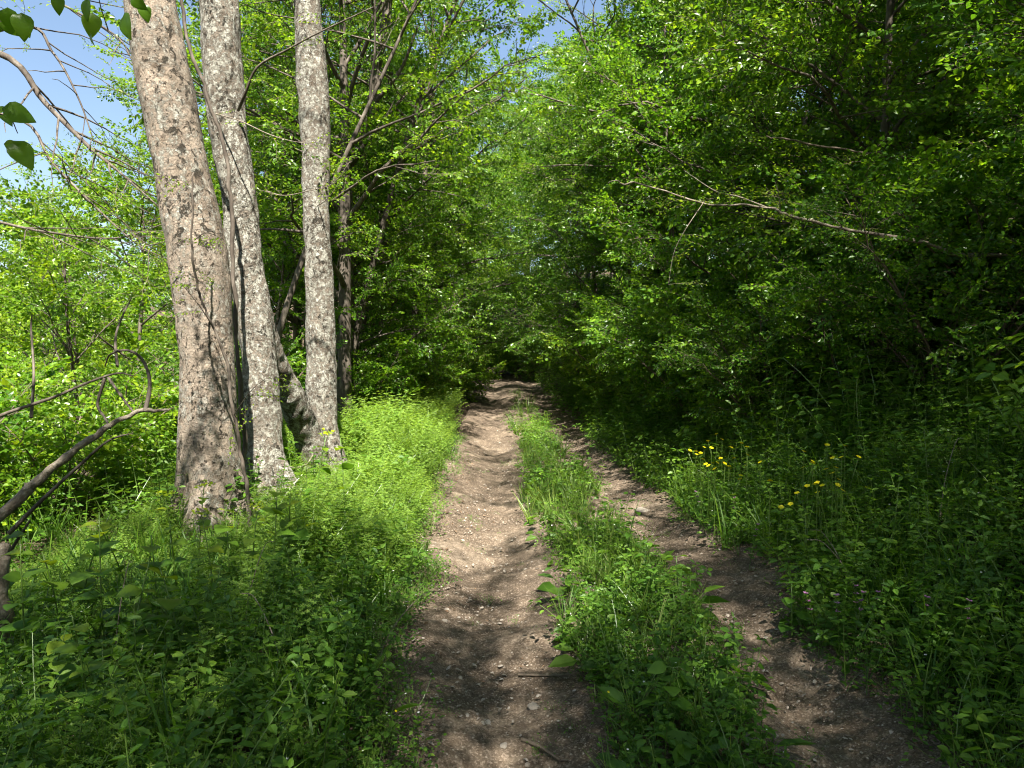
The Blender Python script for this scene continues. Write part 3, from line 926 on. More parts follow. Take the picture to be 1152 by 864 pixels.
# fallen bare limb on the falling side
q0 = np.array([-3.75, 3.7, gz(-3.75, 3.7) - .03])
q1 = np.array([-4.2, 4.6, gz(-4.2, 4.6)])
stem_thing("fallen_branch", "long pale bare branch arching up beside the thick trunk, with a curled side shoot", "branch",
           [q0, at(0, 580, 3.95), at(40, 541, 4.0), at(90, 502, 4.05), at(130, 476, 4.1), at(163, 463, 4.15), at(190, 461, 4.2)], .034, .007, DEADWOOD,
           [([at(163, 463, 4.15), at(168, 440, 4.2), at(167, 420, 4.25), at(158, 402, 4.3), at(142, 394, 4.3), at(124, 399, 4.35), at(118, 412, 4.4)], .013, .004),
            ([q1, at(-20, 485, 4.4), at(0, 468, 4.4), at(60, 447, 4.4), at(100, 430, 4.4), at(132, 420, 4.4), at(150, 423, 4.4)], .014, .004),
            ([at(118, 425, 4.4), at(110, 455, 4.4), at(118, 470, 4.3), at(124, 482, 4.1)], .010, .006),
            ([at(122, 425, 4.4), at(138, 448, 4.3), at(152, 466, 4.15)], .009, .005),
            ([at(132, 412, 4.4), at(130, 380, 4.5), at(138, 355, 4.6), at(148, 335, 4.7)], .009, .004),
            ([at(10, 600, 4.1), at(50, 560, 4.15), at(90, 523, 4.2), at(122, 496, 4.2), at(150, 487, 4.3)], .013, .004),
            ([at(0, 640, 4.2), at(18, 610, 4.2), at(34, 585, 4.25)], .012, .006),
            ([at(35, 470, 4.4), at(38, 420, 4.5), at(35, 370, 4.6), at(36, 355, 4.6)], .010, .004)], 0, 43, lead="limb", tmat=BARK_D)
# ------------------------------------------------------------------ (more objects follow)
# ------------------------------------------------------------------ bare branch over the right bank and the twiggy limb against the sky
stem_thing("leaning_sapling", "long thin bare branch reaching from the bank over the track, pale along its top", "branch",
           [np.array([7.6, 6.2, gz(7.6, 6.2) - .1]), np.array([6.2, 6.1, 2.55]), at(1250, 312, 6.0), at(1152, 293, 5.9), at(1080, 285, 5.85), at(1040, 273, 5.8), at(950, 258, 5.75), at(892, 243, 5.7), at(862, 233, 5.7), at(790, 227, 5.6), at(720, 207, 5.5), at(684, 206, 5.45)],
           .025, .003, DEADWOOD,
           [([at(862, 233, 5.7), at(830, 221, 5.75), at(805, 215, 5.8), at(770, 192, 5.9)], .006, .002),
            ([at(950, 258, 5.75), at(930, 240, 5.6), at(905, 232, 5.5)], .005, .002),
            ([at(792, 227, 5.6), at(770, 260, 5.5), at(758, 285, 5.4), at(752, 320, 5.35)], .0035, .0015),
            ([at(878, 238, 5.7), at(876, 220, 5.6), at(872, 205, 5.5)], .004, .002)], 24, 51)
stem_thing("leaning_sapling", "upper of two thin branches slanting out of the bank foliage, half hidden by leaves", "branch",
           [np.array([8.2, 7.4, gz(8.2, 7.4) - .1]), np.array([7.0, 7.3, 3.6]), at(1160, 176, 7.2), at(1110, 180, 7.1), at(1040, 181, 7.0), at(1000, 175, 6.9), at(950, 168, 6.9), at(880, 156, 6.8), at(862, 154, 6.8)],
           .03, .004, TWIG, [([at(1000, 175, 6.9), at(960, 182, 6.7), at(930, 172, 6.6)], .004, .002)], 12, 52)
stem_thing("bent_tree", "dark thin tree with a limb bowing over the track, high in the bank foliage", "tree",
           [np.array([at(985, 300, 10.5)[0], 10.5, gz(at(985, 300, 10.5)[0], 10.5) - .1]), at(984, 200, 10.5), at(981, 130, 10.4), at(974, 60, 10.4), at(964, 0, 10.3), at(955, -80, 10.3)],
           .085, .05, BARK_D, [([at(974, 50, 10.4), at(940, 43, 10.2), at(890, 39, 10.0), at(850, 42, 9.8), at(810, 52, 9.6), at(780, 70, 9.5)], .035, .012),
                               ([at(981, 120, 10.4), at(1010, 95, 10.0), at(1055, 78, 9.6), at(1100, 62, 9.3), at(1118, 30, 9.2)], .03, .012),
                               ([at(984, 180, 10.5), at(950, 80, 11.5), at(915, 20, 12), at(905, -40, 12.2)], .04, .02)], 30, 53, spray="fine", leafmat=LEAF_A)
stem_thing("bent_tree", "dark leaning tree stem curving up behind the slim pale trunk, among sunlit leaves", "tree",
           [np.array([at(384, 430, 13.5)[0], 13.5, gz(at(384, 430, 13.5)[0], 13.5) - .1]), at(388, 330, 13.5), at(390, 215, 13.5), at(402, 165, 13.4), at(418, 120, 13.3), at(424, 70, 13.2), at(436, 10, 13.2), at(440, -60, 13.1)],
           .13, .08, BARK_D, [([at(418, 120, 13.3), at(450, 80, 13), at(470, 30, 12.8)], .04, .02), ([at(392, 205, 13.4), at(360, 150, 13.2), at(320, 125, 13)], .05, .02)], 26, 54, spray="fine")


def px_tree():
    r = np.random.default_rng(77)
    base = np.array([-7.6, 7.6, gz(-7.6, 7.6)])
    root = bpy.data.objects.new("twiggy_tree", None)
    COL.objects.link(root)
    root.location = base
    tag(root, "twiggy sparse tree reaching dark bare limbs across the blue sky, with few small leaves", "tree")
    tr = spline(np.array([base + [0, 0, -.2], base + [.1, .1, 2.5], base + [-.1, .2, 5], base + [.1, .3, 8.5]]), 30)
    link("trunk", Geo().add(*tube(tr - base, np.linspace(.14, .03, 30), 9)).mesh("twiggy_trunk", [BARK_D], True), root)
    spr = Sprays()
    a = at(0, 60, 8.0)
    ctrl = [[a - np.array([1.5, 0, -.35]), a, at(50, 115, 8.0), at(100, 165, 7.9), at(130, 190, 7.8), at(178, 232, 7.7)],
            [at(20, 30, 8.0) - np.array([1.6, 0, .5]), at(20, 30, 8.0), at(60, 60, 7.9), at(88, 110, 7.8), at(106, 160, 7.8)],
            [a - np.array([1.8, 0, .6]), at(10, 130, 8.0), at(60, 185, 7.8), at(120, 245, 7.6), at(155, 275, 7.5), at(184, 290, 7.4)],
            [a - np.array([1.9, 0, 1.3]), at(0, 250, 8.0), at(60, 262, 7.8), at(130, 268, 7.6), at(190, 250, 7.5)],
            [at(-40, -20, 8.0) - np.array([1.5, 0, 0]), at(0, -30, 8.0), at(70, 5, 7.8), at(130, 40, 7.6), at(150, 70, 7.5)]]
    for c, rr in zip(ctrl, (.045, .02, .018, .018, .02)):
        p = spline(np.array(c), 28) - base
        p = np.concatenate([tr[min(29, int(29 * max(.1, (p[0][2] - .6) / 8.5)))][None] - base, p])
        lg = Geo()
        grow_limb(r, lg, spr, p, rr, .28, .28, .28, .7, first=.3, flat=.6, gap=.6)
        link("branch", lg.mesh("twiggy_limb", [BARK_D], True), root)
    for i in range(9):
        p0 = tr[int(9 + 2.2 * i)] - base
        lg = Geo()
        grow_limb(r, lg, spr, limb_path(r, p0, i * 2.4, .5, 2.0 - .1 * i, .1), .03, .3, .45, .3, .8, gap=.6)
        link("branch", lg.mesh("twiggy_limb", [BARK_D], True), root)
    g = Geo()
    spr.build(g, "young", r)
    link("crown", g.mesh("twiggy_crown", [LEAF_B, TWIG]), root)


px_tree()

# twig of large leaves hanging in at the top corner
BIG_V, BIG_Q = None, None


def big_leaf(nl=7, width=.34, droop=.25, fold=.10, pts=None):
    """a broad leaf as a small sheet: nl rows of five, pointed and cupped; length 1"""
    rows = []
    for i in range(nl):
        t = i / (nl - 1)
        w = width * (math.sin(PI * min(1, t * 1.0) ** .75) ** .85 if 0 < t < 1 else 0.0) + (.004 if t in (0, 1) else 0)
        for s in (-1, -.5, 0, .5, 1):
            rows.append([t, s * w, -droop * t * t + fold * abs(s) * w / width - .05 * abs(s) ** 3])
    q = []
    for i in range(nl - 1):
        for j in range(4):
            q.append([i * 5 + j, i * 5 + j + 1, (i + 1) * 5 + j + 1, (i + 1) * 5 + j])
    return np.array(rows), np.array(q)


def put_leaf(geo, shape, pos, d, up, size, tint=.5, mat=0):
    v, q = shape
    F = frames(np.array(d, float), np.array(up, float))
    geo.add(v @ F.T * size + np.array(pos), q, mat, tint)


def hanging_twig():
    r = np.random.default_rng(5)
    base = np.array([-3.6, 1.6, gz(-3.6, 1.6)])
    root = bpy.data.objects.new("hazel_bush", None)
    COL.objects.link(root)
    root.location = base
    tag(root, "overhanging twig with broad fresh green leaves dangling at the top corner of the sky", "bush")
    st = spline(np.array([base + [0, 0, -.1], base + [.1, .1, 1.6], base + [.35, .3, 3.0], at(-60, -60, 2.7)]), 30)
    link("stem", Geo().add(*tube(st - base, np.linspace(.03, .012, 30), 8)).mesh("hazel_stem", [TWIG], True), root)
    shapes = [big_leaf(width=w, droop=d) for w, d in ((.36, .25), (.40, .4), (.33, .1))]
    lg = Geo()
    for tw, leafpx in (
        ([at(-60, -60, 2.7), at(0, -25, 2.65), at(60, -12, 2.6), at(120, -8, 2.5), at(165, -5, 2.45)],
         [(8, 8, 12, 34), (24, 14, 26, 38), (66, -6, 64, 14), (98, -2, 96, 22), (104, 14, 102, 36), (140, 14, 143, 42), (148, -6, 158, 8), (160, 4, 166, 22), (102, 36, 102, 50)]),
        ([at(-60, -60, 2.7), at(-50, 60, 2.65), at(-20, 118, 2.6), at(10, 132, 2.6), at(20, 150, 2.6)],
         [(2, 122, 34, 130), (0, 128, 14, 140), (14, 158, 34, 184), (-6, 126, 8, 120), (4, 162, 22, 164)]),
        ([at(-60, -60, 2.7), at(-20, 10, 2.7), at(4, 26, 2.7)],
         [(2, 22, 16, 40), (0, 16, -6, 36), (18, 18, 33, 34)]),
    ):
        tg = Geo().add(*tube(spline(np.array(tw), 24) - base, np.linspace(.005, .0015, 24), 5))
        link("twig", tg.mesh("hazel_twig", [TWIG], True), root)
        for x0, y0, x1, y1 in leafpx:
            dep = tw[-1][1] + r.uniform(-.06, .06)
            p0, p1 = at(x0, y0, dep), at(x1, y1, dep + r.uniform(-.02, .02))
            L = np.linalg.norm(p1 - p0) * 1.05
            put_leaf(lg, shapes[r.integers(3)], p0 - base, p1 - p0, np.array([r.normal() * .5, -.8, .5 + r.normal() * .3]), L, r.uniform(.3, .75))
    link("foliage", lg.mesh("hazel_leaf", [LEAF_B], True), root)


hanging_twig()

# ------------------------------------------------------------------ herbs of the ground
def herb_bedstraw(r, H=.5):
    g = Geo()
    bend = r.normal(size=2) * .14
    n = 9
    t = np.linspace(0, 1, n)
    c = np.stack([bend[0] * t ** 2 + .02 * np.sin(t * 7), bend[1] * t ** 2, H * t * (1 - .1 * t)], -1)
    g.add(*tube(c, np.linspace(.0022, .0012, n), 3, cap=False), 1, .5)
    for i in range(1, 13):
        f = i / 12
        p = interp(c, f)
        m = 6
        a = np.arange(m) * 2 * PI / m + r.uniform(0, 6)
        d = np.stack([np.cos(a), np.sin(a), np.full(m, .15 + .3 * f)], -1) + r.normal(size=(m, 3)) * .15
        leaves(g, np.repeat(p[None], m, 0), d, np.array([0, 0, 1.0]) + r.normal(size=(m, 3)) * .3, (.034 - .012 * f) * r.uniform(.8, 1.2, m), np.clip(.35 + .45 * f + r.normal(size=m) * .12, 0, 1), .75, 0, True)
    for k in range(4):
        f = r.uniform(.4, .9)
        p = interp(c, f)
        a = r.uniform(0, 6)
        d = np.array([math.cos(a), math.sin(a), .8])
        for s in (.04, .08, .11):
            m = 5
            aa = np.arange(m) * 2 * PI / m
            dd = np.stack([np.cos(aa), np.sin(aa), np.full(m, .3)], -1)
            leaves(g, np.repeat((p + d * s)[None], m, 0), dd, [0, 0, 1.0], .018, r.uniform(.5, 1, m), .8, 0, True)
    return g.arrays()


def herb_ovate(r, H=.3, leaf=.06, pairs=5, width=1.2, tint=.45):
    g = Geo()
    n = 6
    t = np.linspace(0, 1, n)
    b = r.normal(size=2) * .07
    c = np.stack([b[0] * t ** 2, b[1] * t ** 2, H * t], -1)
    g.add(*tube(c, np.linspace(.003, .0015, n), 3, cap=False), 1, .5)
    az = r.uniform(0, 6)
    for i in range(pairs):
        f = .15 + .85 * i / (pairs - 1)
        p = interp(c, f)
        az += PI / 2 + r.normal() * .2
        m = 2 if i < pairs - 1 else 4
        a = az + np.arange(m) * 2 * PI / m
        d = np.stack([np.cos(a), np.sin(a), np.full(m, r.uniform(-.2, .35))], -1)
        leaves(g, np.repeat(p[None], m, 0) + unit(d) * .012, d, np.array([0, 0, 1.0]) + r.normal(size=(m, 3)) * .25, leaf * (1.1 - .45 * f) * r.uniform(.8, 1.2, m), np.clip(tint + .2 * f + r.normal(size=m) * .15, 0, 1), width)
    return g.arrays()


def herb_low(r, rad=.12, nl=34, leaf=.022, flowers=2):
    g = Geo()
    a = r.uniform(0, 6.28, nl)
    d = rad * np.sqrt(r.random(nl))
    p = np.stack([np.cos(a) * d, np.sin(a) * d, .03 + .09 * r.random(nl)], -1)
    dirs = np.stack([np.cos(a + r.normal(size=nl)), np.sin(a + r.normal(size=nl)), r.uniform(-.2, .5, nl)], -1)
    leaves(g, p, dirs, np.array([0, 0, 1.0]) + r.normal(size=(nl, 3)) * .35, leaf * r.uniform(.6, 1.3, nl), np.clip(.4 + r.normal(size=nl) * .2, 0, 1), 1.4, 0, True)
    for i in range(7):
        aa, dd = r.uniform(0, 6.28), rad * r.random()
        g.add(*tube(np.array([[0, 0, 0], [math.cos(aa) * dd * .6, math.sin(aa) * dd * .6, .05], [math.cos(aa) * dd, math.sin(aa) * dd, .11]]), .0012, 3, cap=False), 1, .5)
    for i in range(flowers):
        aa, dd = r.uniform(0, 6.28), rad * r.random()
        q = np.array([math.cos(aa) * dd, math.sin(aa) * dd, .13 + .03 * r.random()])
        m = 5
        b = np.arange(m) * 2 * PI / m
        leaves(g, np.repeat(q[None], m, 0), np.stack([np.cos(b), np.sin(b), np.full(m, .25)], -1), [0, 0, 1.0], .006, .5, 1.6, 2, True)
    return g.arrays()


def herb_nettle(r, H=.5):
    g = Geo()
    n = 6
    t = np.linspace(0, 1, n)
    b = r.normal(size=2) * .08
    c = np.stack([b[0] * t ** 2, b[1] * t ** 2, H * t], -1)
    g.add(*tube(c, np.linspace(.0035, .002, n), 4, cap=False), 1, .4)
    az = r.uniform(0, 6)
    for i in range(8):
        f = .2 + .8 * i / 7
        p = interp(c, f)
        az += PI / 2
        a = az + np.array([0, PI])
        d = np.stack([np.cos(a), np.sin(a), np.full(2, -.1 + .6 * f * f)], -1)
        leaves(g, np.repeat(p[None], 2, 0), d, np.array([0, 0, 1.0]) + r.normal(size=(2, 3)) * .2, .085 * (1.1 - .55 * f) * r.uniform(.85, 1.15, 2), np.clip(.35 + .3 * f + r.normal(size=2) * .1, 0, 1), 1.0)
    return g.arrays()


def herb_grass(r, H=.3, nb=16):
    g = Geo()
    for i in range(nb):
        a = r.uniform(0, 6.28)
        h = H * r.uniform(.5, 1.15)
        lean = r.uniform(.15, .8) * h
        t = np.array([0, .35, .7, 1.0])
        x = lean * t ** 1.8
        z = h * (t - .25 * (lean / h) * t ** 3)
        base = np.array([r.normal() * .02, r.normal() * .02, 0])
        d = np.array([math.cos(a), math.sin(a), 0])
        s = np.array([-math.sin(a), math.cos(a), 0])
        w = np.array([.0030, .0034, .0024, .0003]) * r.uniform(.8, 1.4)
        c = base + x[:, None] * d + np.array([0, 0, 1.0]) * z[:, None]
        v = np.stack([c - s * w[:, None], c + s * w[:, None]], 1).reshape(-1, 3)
        q = [[2 * j, 2 * j + 1, 2 * j + 3, 2 * j + 2] for j in range(3)]
        g.add(v, q, 0, np.clip(.45 + r.normal() * .2, 0, 1))
    return g.arrays()


def herb_rosette(r, nl=7, leaf=.10, width=1.3):
    g = Geo()
    a = np.arange(nl) * 2.4 + r.uniform(0, 6)
    el = r.uniform(.1, .7, nl)
    for k in range(nl):
        d = np.array([math.cos(a[k]), math.sin(a[k]), el[k]])
        s = leaf * r.uniform(.5, 1.0)
        p = unit(d) * s
        g.add(*tube(np.array([[0, 0, 0], p * .6, p]), .0018, 3, cap=False), 1, .5)
        leaves(g, p[None], d[None] * np.array([1, 1, -.2]), np.array([[0, 0, 1.0]]) + r.normal(size=(1, 3)) * .25, leaf * r.uniform(.7, 1.15), np.clip(.45 + r.normal() * .15, 0, 1), width)
    return g.arrays()


HB = {
    "bedstraw": [herb_bedstraw(rng, h) for h in (.5, .42, .55, .36)],
    "ovate": [herb_ovate(rng, .28, .055), herb_ovate(rng, .36, .07, 6, 1.1), herb_ovate(rng, .2, .05, 4, 1.4)],
    "low": [herb_low(rng, flowers=0), herb_low(rng, .15, 40, .026, 0), herb_low(rng, .10, 26, .02, 1), herb_low(rng, .13, 36, .022, 0)],
    "nettle": [herb_nettle(rng, h) for h in (.5, .62, .4)],
    "grass": [herb_grass(rng, h) for h in (.26, .34, .20)],
    "rosette": [herb_rosette(rng), herb_rosette(rng, 6, .07, 1.6), herb_rosette(rng, 5, .13, 1.0)],
}


def scatter(n, x0, x1, y0, y1, prob, r):
    """n tries over a patch; u-space (distance from the middle of the track) across, metres ahead along"""
    y = r.uniform(y0, y1, n)
    u = r.uniform(x0, x1, n)
    x = u + centre(y)
    ok = (np.abs(x) < .74 * y + 2.2)
    k = prob(u, x, y) if prob else np.ones(n)
    ok &= r.random(n) < k
    x, y, u = x[ok], y[ok], u[ok]
    return x, y, u


def cover(geo, kind, n, x0, x1, y0, y1, prob=None, s=(.8, 1.25), tilt=.15, seed=0, grow=None, dz=-.01):
    r = np.random.default_rng(seed)
    x, y, u = scatter(n, x0, x1, y0, y1, prob, r)
    m = len(x)
    if not m:
        return
    z = np.where(np.abs(u) < 1.5, height(x, y), ground_z(x, y)) + dz
    pos = np.stack([x, y, z], -1)
    sc_ = r.uniform(s[0], s[1], m)
    if grow is not None:
        sc_ = sc_ * grow(u, x, y)
    clump = .16 * vnoise(np.stack([x * 1.1, y * 1.1, 0 * x], -1), 4)
    F = rotz(r.uniform(0, 6.28, m), tilt, r)
    w = r.integers(0, len(HB[kind]), m)
    for k, tm in enumerate(HB[kind]):
        a = w == k
        stamp(geo, tm, F[a], pos[a], sc_[a], (clump + r.normal(size=m) * .10)[a])


def patch(x, y, f, seed):
    return vnoise(np.stack([x * f, y * f, 0 * x], -1), seed)


def left_p(u, x, y):
    e = -1.12 - .028 * np.clip(y - 3, 0, 14) + .12 * patch(x, y, 1.3, 3)
    return sstep(0, .28, e - u)


def left_low(u, x, y):
    e = -1.0 - .028 * np.clip(y - 3, 0, 14) + .15 * patch(x, y, 1.3, 3)
    return sstep(0, .15, e - u) * sstep(-.9, -.2, u - e + .0) * .8 + .25 * sstep(0, .2, e - u)


def right_p(u, x, y):
    e = 1.04 + .13 * patch(x, y, 1.2, 6) - .012 * np.clip(y - 8, 0, 12) - .16 * sstep(5, 3, y)
    return sstep(0, .22, u - e)


def strip_p(u, x, y):
    a = -.30 + .10 * patch(x, y, 1.2, 9) - .04 * (y > 7)
    b = .50 + .14 * patch(x, y, 1.1, 10)
    hole = sstep(-.55, -.15, patch(x, y, .9, 12)) * .75 + .25
    return sstep(0, .12, u - a) * sstep(0, .12, b - u) * hole * np.where(y > 16.4, .22, 1) * np.where(y > 22, .6, 1)


def sun_grow(u, x, y):
    by_trunk = 1 - .55 * sstep(1.9, 2.4, -u) * sstep(9.6, 8.8, y)
    return np.clip(.55 + .55 * (-u - 1.1) / .9, .5, 1.15) * by_trunk * (1 + .35 * vnoise(np.stack([x * 2.1, y * 2.1, 0 * x], -1), 8))


def low_grow(u, x, y):
    return 1 - .45 * sstep(1.5, 2.1, -u) * sstep(3.6, 4.4, y)


cover_g = Geo()
cover(cover_g, "bedstraw", 5200, -4.2, -1.0, 4.6, 9.0, left_p, (.7, 1.15), .22, 1, sun_grow)
cover(cover_g, "bedstraw", 5200, -4.0, -1.0, 9.0, 17.5, left_p, (.9, 1.4), .22, 2, sun_grow)
cover(cover_g, "bedstraw", 1500, -4.5, -.95, 1.7, 4.6, left_p, (.45, .85), .3, 3, sun_grow)
bed = link("bedstraw", cover_g.mesh("bedstraw", [BEDSTRAW, STEM, WHITE]))
tag(bed, "fine bright green whorled bedstraw massed along the verge below the pale trunks", "ground cover", kind="stuff")

cover_g = Geo()
cover(cover_g, "ovate", 2600, -5.5, -.95, 1.6, 6.0, left_p, (.5, 1.2), .25, 11, low_grow)
cover(cover_g, "nettle", 750, -5.5, -1.3, 1.8, 6.0, left_p, (.5, 1.0), .25, 12, low_grow)
cover(cover_g, "grass", 420, -5, -1.0, 1.7, 6.5, left_p, (.8, 1.4), .3, 19)
cover(cover_g, "rosette", 800, -5, -1, 1.6, 6.0, left_p, (.7, 1.2), .25, 18)
cover(cover_g, "low", 2200, -4.0, -.8, 1.6, 6.0, left_low, (.8, 1.2), .2, 13, dz=0)
cover(cover_g, "ovate", 3200, -11, -1.6, 6.0, 14.0, lambda u, x, y: left_p(u, x, y) * np.where(u > -3.3, .25, .8), (1.0, 1.7), .25, 14)
cover(cover_g, "nettle", 1600, -12, -2.6, 6.0, 16.0, None, (.8, 1.3), .2, 15)
cover(cover_g, "ovate", 2500, -20, -1.5, 14.0, 32.0, left_p, (1.4, 2.4), .25, 16)
cover(cover_g, "low", 900, -3.0, -.9, 6.0, 16.0, left_low, (1, 1.5), .2, 17, dz=0)
tag(link("ground_cover", cover_g.mesh("verge_cover", [HERB, STEM, WHITE])), "leafy green weeds and nettles covering the verge and the falling ground under the trees", "ground cover", kind="stuff")

cover_g = Geo()
cover(cover_g, "ovate", 4000, .85, 6.5, 1.6, 7.0, right_p, (.7, 1.25), .25, 21)
cover(cover_g, "nettle", 1700, 1.5, 7.0, 1.8, 7.5, right_p, (.6, 1.05), .25, 22)
cover(cover_g, "low", 3000, .85, 5.0, 1.6, 7.0, right_p, (.8, 1.4), .3, 23, dz=0)
cover(cover_g, "bedstraw", 900, 1.3, 5.0, 2.5, 9.0, right_p, (.6, 1.0), .3, 24)
cover(cover_g, "ovate", 4200, 1.0, 10, 7.0, 15.0, right_p, (.9, 1.6), .25, 25)
cover(cover_g, "nettle", 1800, 1.6, 11, 7.0, 16.0, right_p, (.8, 1.2), .25, 26)
cover(cover_g, "low", 1800, .9, 5, 7.0, 16.0, right_p, (1.0, 1.7), .3, 27, dz=0)
cover(cover_g, "ovate", 3600, .9, 16, 15.0, 36.0, right_p, (1.3, 2.2), .25, 28)
cover(cover_g, "ovate", 1300, 1.9, 8.0, 6.2, 13.0, None, (1.7, 2.7), .3, 61)
cover(cover_g, "nettle", 750, 1.9, 8.0, 5.8, 13.0, None, (1.2, 1.9), .25, 62)
cover(cover_g, "ovate", 500, 2.6, 7.0, 3.4, 6.5, None, (1.4, 2.2), .3, 63)
cover(cover_g, "ovate", 700, 1.4, 4.0, 12.0, 24.0, None, (1.8, 2.8), .3, 64)
cover(cover_g, "grass", 700, 1.1, 4, 2.0, 9.0, right_p, (.8, 1.3), .3, 29)
tag(link("ground_cover", cover_g.mesh("bank_cover", [HERB, STEM, WHITE])), "dense mixed green weeds covering the shady rising bank", "ground cover", kind="stuff")

cover_g = Geo()
cover(cover_g, "ovate", 420, -.5, .75, 1.8, 6.0, strip_p, (.5, 1.15), .25, 31)
cover(cover_g, "nettle", 90, -.3, .6, 2.6, 7.0, strip_p, (.4, .7), .25, 37)
cover(cover_g, "low", 560, -.5, .7, 1.8, 6.5, strip_p, (.8, 1.2), .25, 32, dz=0)
cover(cover_g, "rosette", 330, -.5, .8, 1.8, 7.5, strip_p, (.7, 1.35), .3, 33, dz=0)
cover(cover_g, "ovate", 600, -.5, .7, 6.0, 16.5, strip_p, (.8, 1.3), .25, 34)
cover(cover_g, "low", 520, -.5, .7, 6.0, 26, strip_p, (1, 1.5), .25, 35, dz=0)
cover(cover_g, "low", 130, -1.1, 1.3, 1.8, 12, None, (.3, .6), .25, 36, dz=-.02)
tag(link("ground_cover", cover_g.mesh("strip_cover", [HERB, STEM, WHITE])), "low leafy weeds growing along the strip between the two wheel ruts", "ground cover", kind="stuff")

cover_g = Geo()
cover(cover_g, "grass", 520, -.5, .6, 4.8, 12, strip_p, (.7, 1.2), .2, 41)
cover(cover_g, "grass", 120, -.4, .6, 2.0, 4.6, strip_p, (.5, .9), .2, 42)
cover(cover_g, "grass", 260, -.5, .6, 12, 26, strip_p, (.9, 1.5), .2, 43)
tag(link("grass", cover_g.mesh("strip_grass", [GRASS])), "tufty green grass on the middle strip of the track", "grass", kind="stuff")

# dry leaves and crumbs on the soil
r = np.random.default_rng(9)
lit = Geo()
for n, a, b, y0, y1, sz in ((2600, -1.5, 1.5, 1.4, 7, .022), (1500, -1.6, 1.6, 7, 18, .03), (2200, -5, -1, 1.5, 14, .045), (1800, 1, 5, 1.5, 12, .045)):
    y = r.uniform(y0, y1, n)
    u = r.uniform(a, b, n)
    if a == -1.5:
        keep = (r.random(n) < .25 + .75 * sstep(.3, .5, np.abs(np.abs(u) - .72)))
        y, u = y[keep], u[keep]
    m = len(y)
    x = u + centre(y)
    z = np.where(np.abs(u) < 1.5, height(x, y), ground_z(x, y)) + .006
    an = r.uniform(0, 6.28, m)
    leaves(lit, np.stack([x, y, z], -1), np.stack([np.cos(an), np.sin(an), r.normal(size=m) * .15], -1), np.array([0, 0, 1.0]) + r.normal(size=(m, 3)) * .25, sz * r.uniform(.4, 1.3, m), np.clip(r.beta(1.6, 2.2, m), 0, 1), r.uniform(.7, 1.3))
tag(link("leaf_litter", lit.mesh("leaf_litter", [DRYLEAF])), "brown dry leaf scraps lying on the soil", "leaf litter", kind="stuff")

# loose grit and little stones pressed into the ruts
OCT_V = np.array([[1, 0, 0], [0, 1, 0], [-1, 0, 0], [0, -1, 0], [0, 0, 1], [0, 0, -1], [.7, .7, .3], [-.7, .6, .4], [-.6, -.7, .35], [.7, -.7, .3]], float)
OCT_Q = np.array([[0, 6, 4, 4], [6, 1, 4, 4], [1, 7, 4, 4], [7, 2, 4, 4], [2, 8, 4, 4], [8, 3, 4, 4], [3, 9, 4, 4], [9, 0, 4, 4]])
gr = Geo()
n = 5200
y = 1.5 + 15 * r.random(n) ** 1.7
u = np.where(r.random(n) < .6, -.72 + .30 * r.normal(size=n), .74 + .24 * r.normal(size=n))
x = u + centre(y)
pos = np.stack([x, y, height(x, y) + .004], -1)
sz = .0035 + .012 * r.random(n) ** 4
F = rotz(r.uniform(0, 6.28, n), .4, r) * np.array([1.15, .85, .6])
stamp(gr, (OCT_V, OCT_Q, np.zeros(8, int), np.zeros(8)), F, pos, sz)
tag(link("gravel", gr.mesh("gravel", [STONE])), "fine grit and pebbles pressed into the wheel ruts", "gravel", kind="stuff")

# ------------------------------------------------------------------ wooded far side of the valley
r = np.random.default_rng(21)
hill = Geo()
n = 900
hx = r.uniform(-170, -38, n)
hy = r.uniform(10, 190, n)
hz = height(hx, hy)
for k in range(n):
    m = 120
    d = unit(r.normal(size=(m, 3)))
    d[:, 2] = np.abs(d[:, 2])
    rad = r.uniform(2.2, 4.2)
    p = np.array([hx[k], hy[k], hz[k] + r.uniform(.5, 2.5)]) + d * rad * np.array([1, 1, 1.5]) * r.uniform(.7, 1.05, (m, 1))
    leaves(hill, p, r.normal(size=(m, 3)) * np.array([1, 1, .4]), d + r.normal(size=(m, 3)) * .5, r.uniform(.7, 1.4, m), np.clip(r.uniform(.2, .8) + r.normal(size=m) * .15, 0, 1), 1.5, 0, True)
tag(link("forest", hill.mesh("valley_wood", [LEAF_B])), "far wooded hillside across the valley", "forest", kind="stuff")
#@@SINGLES

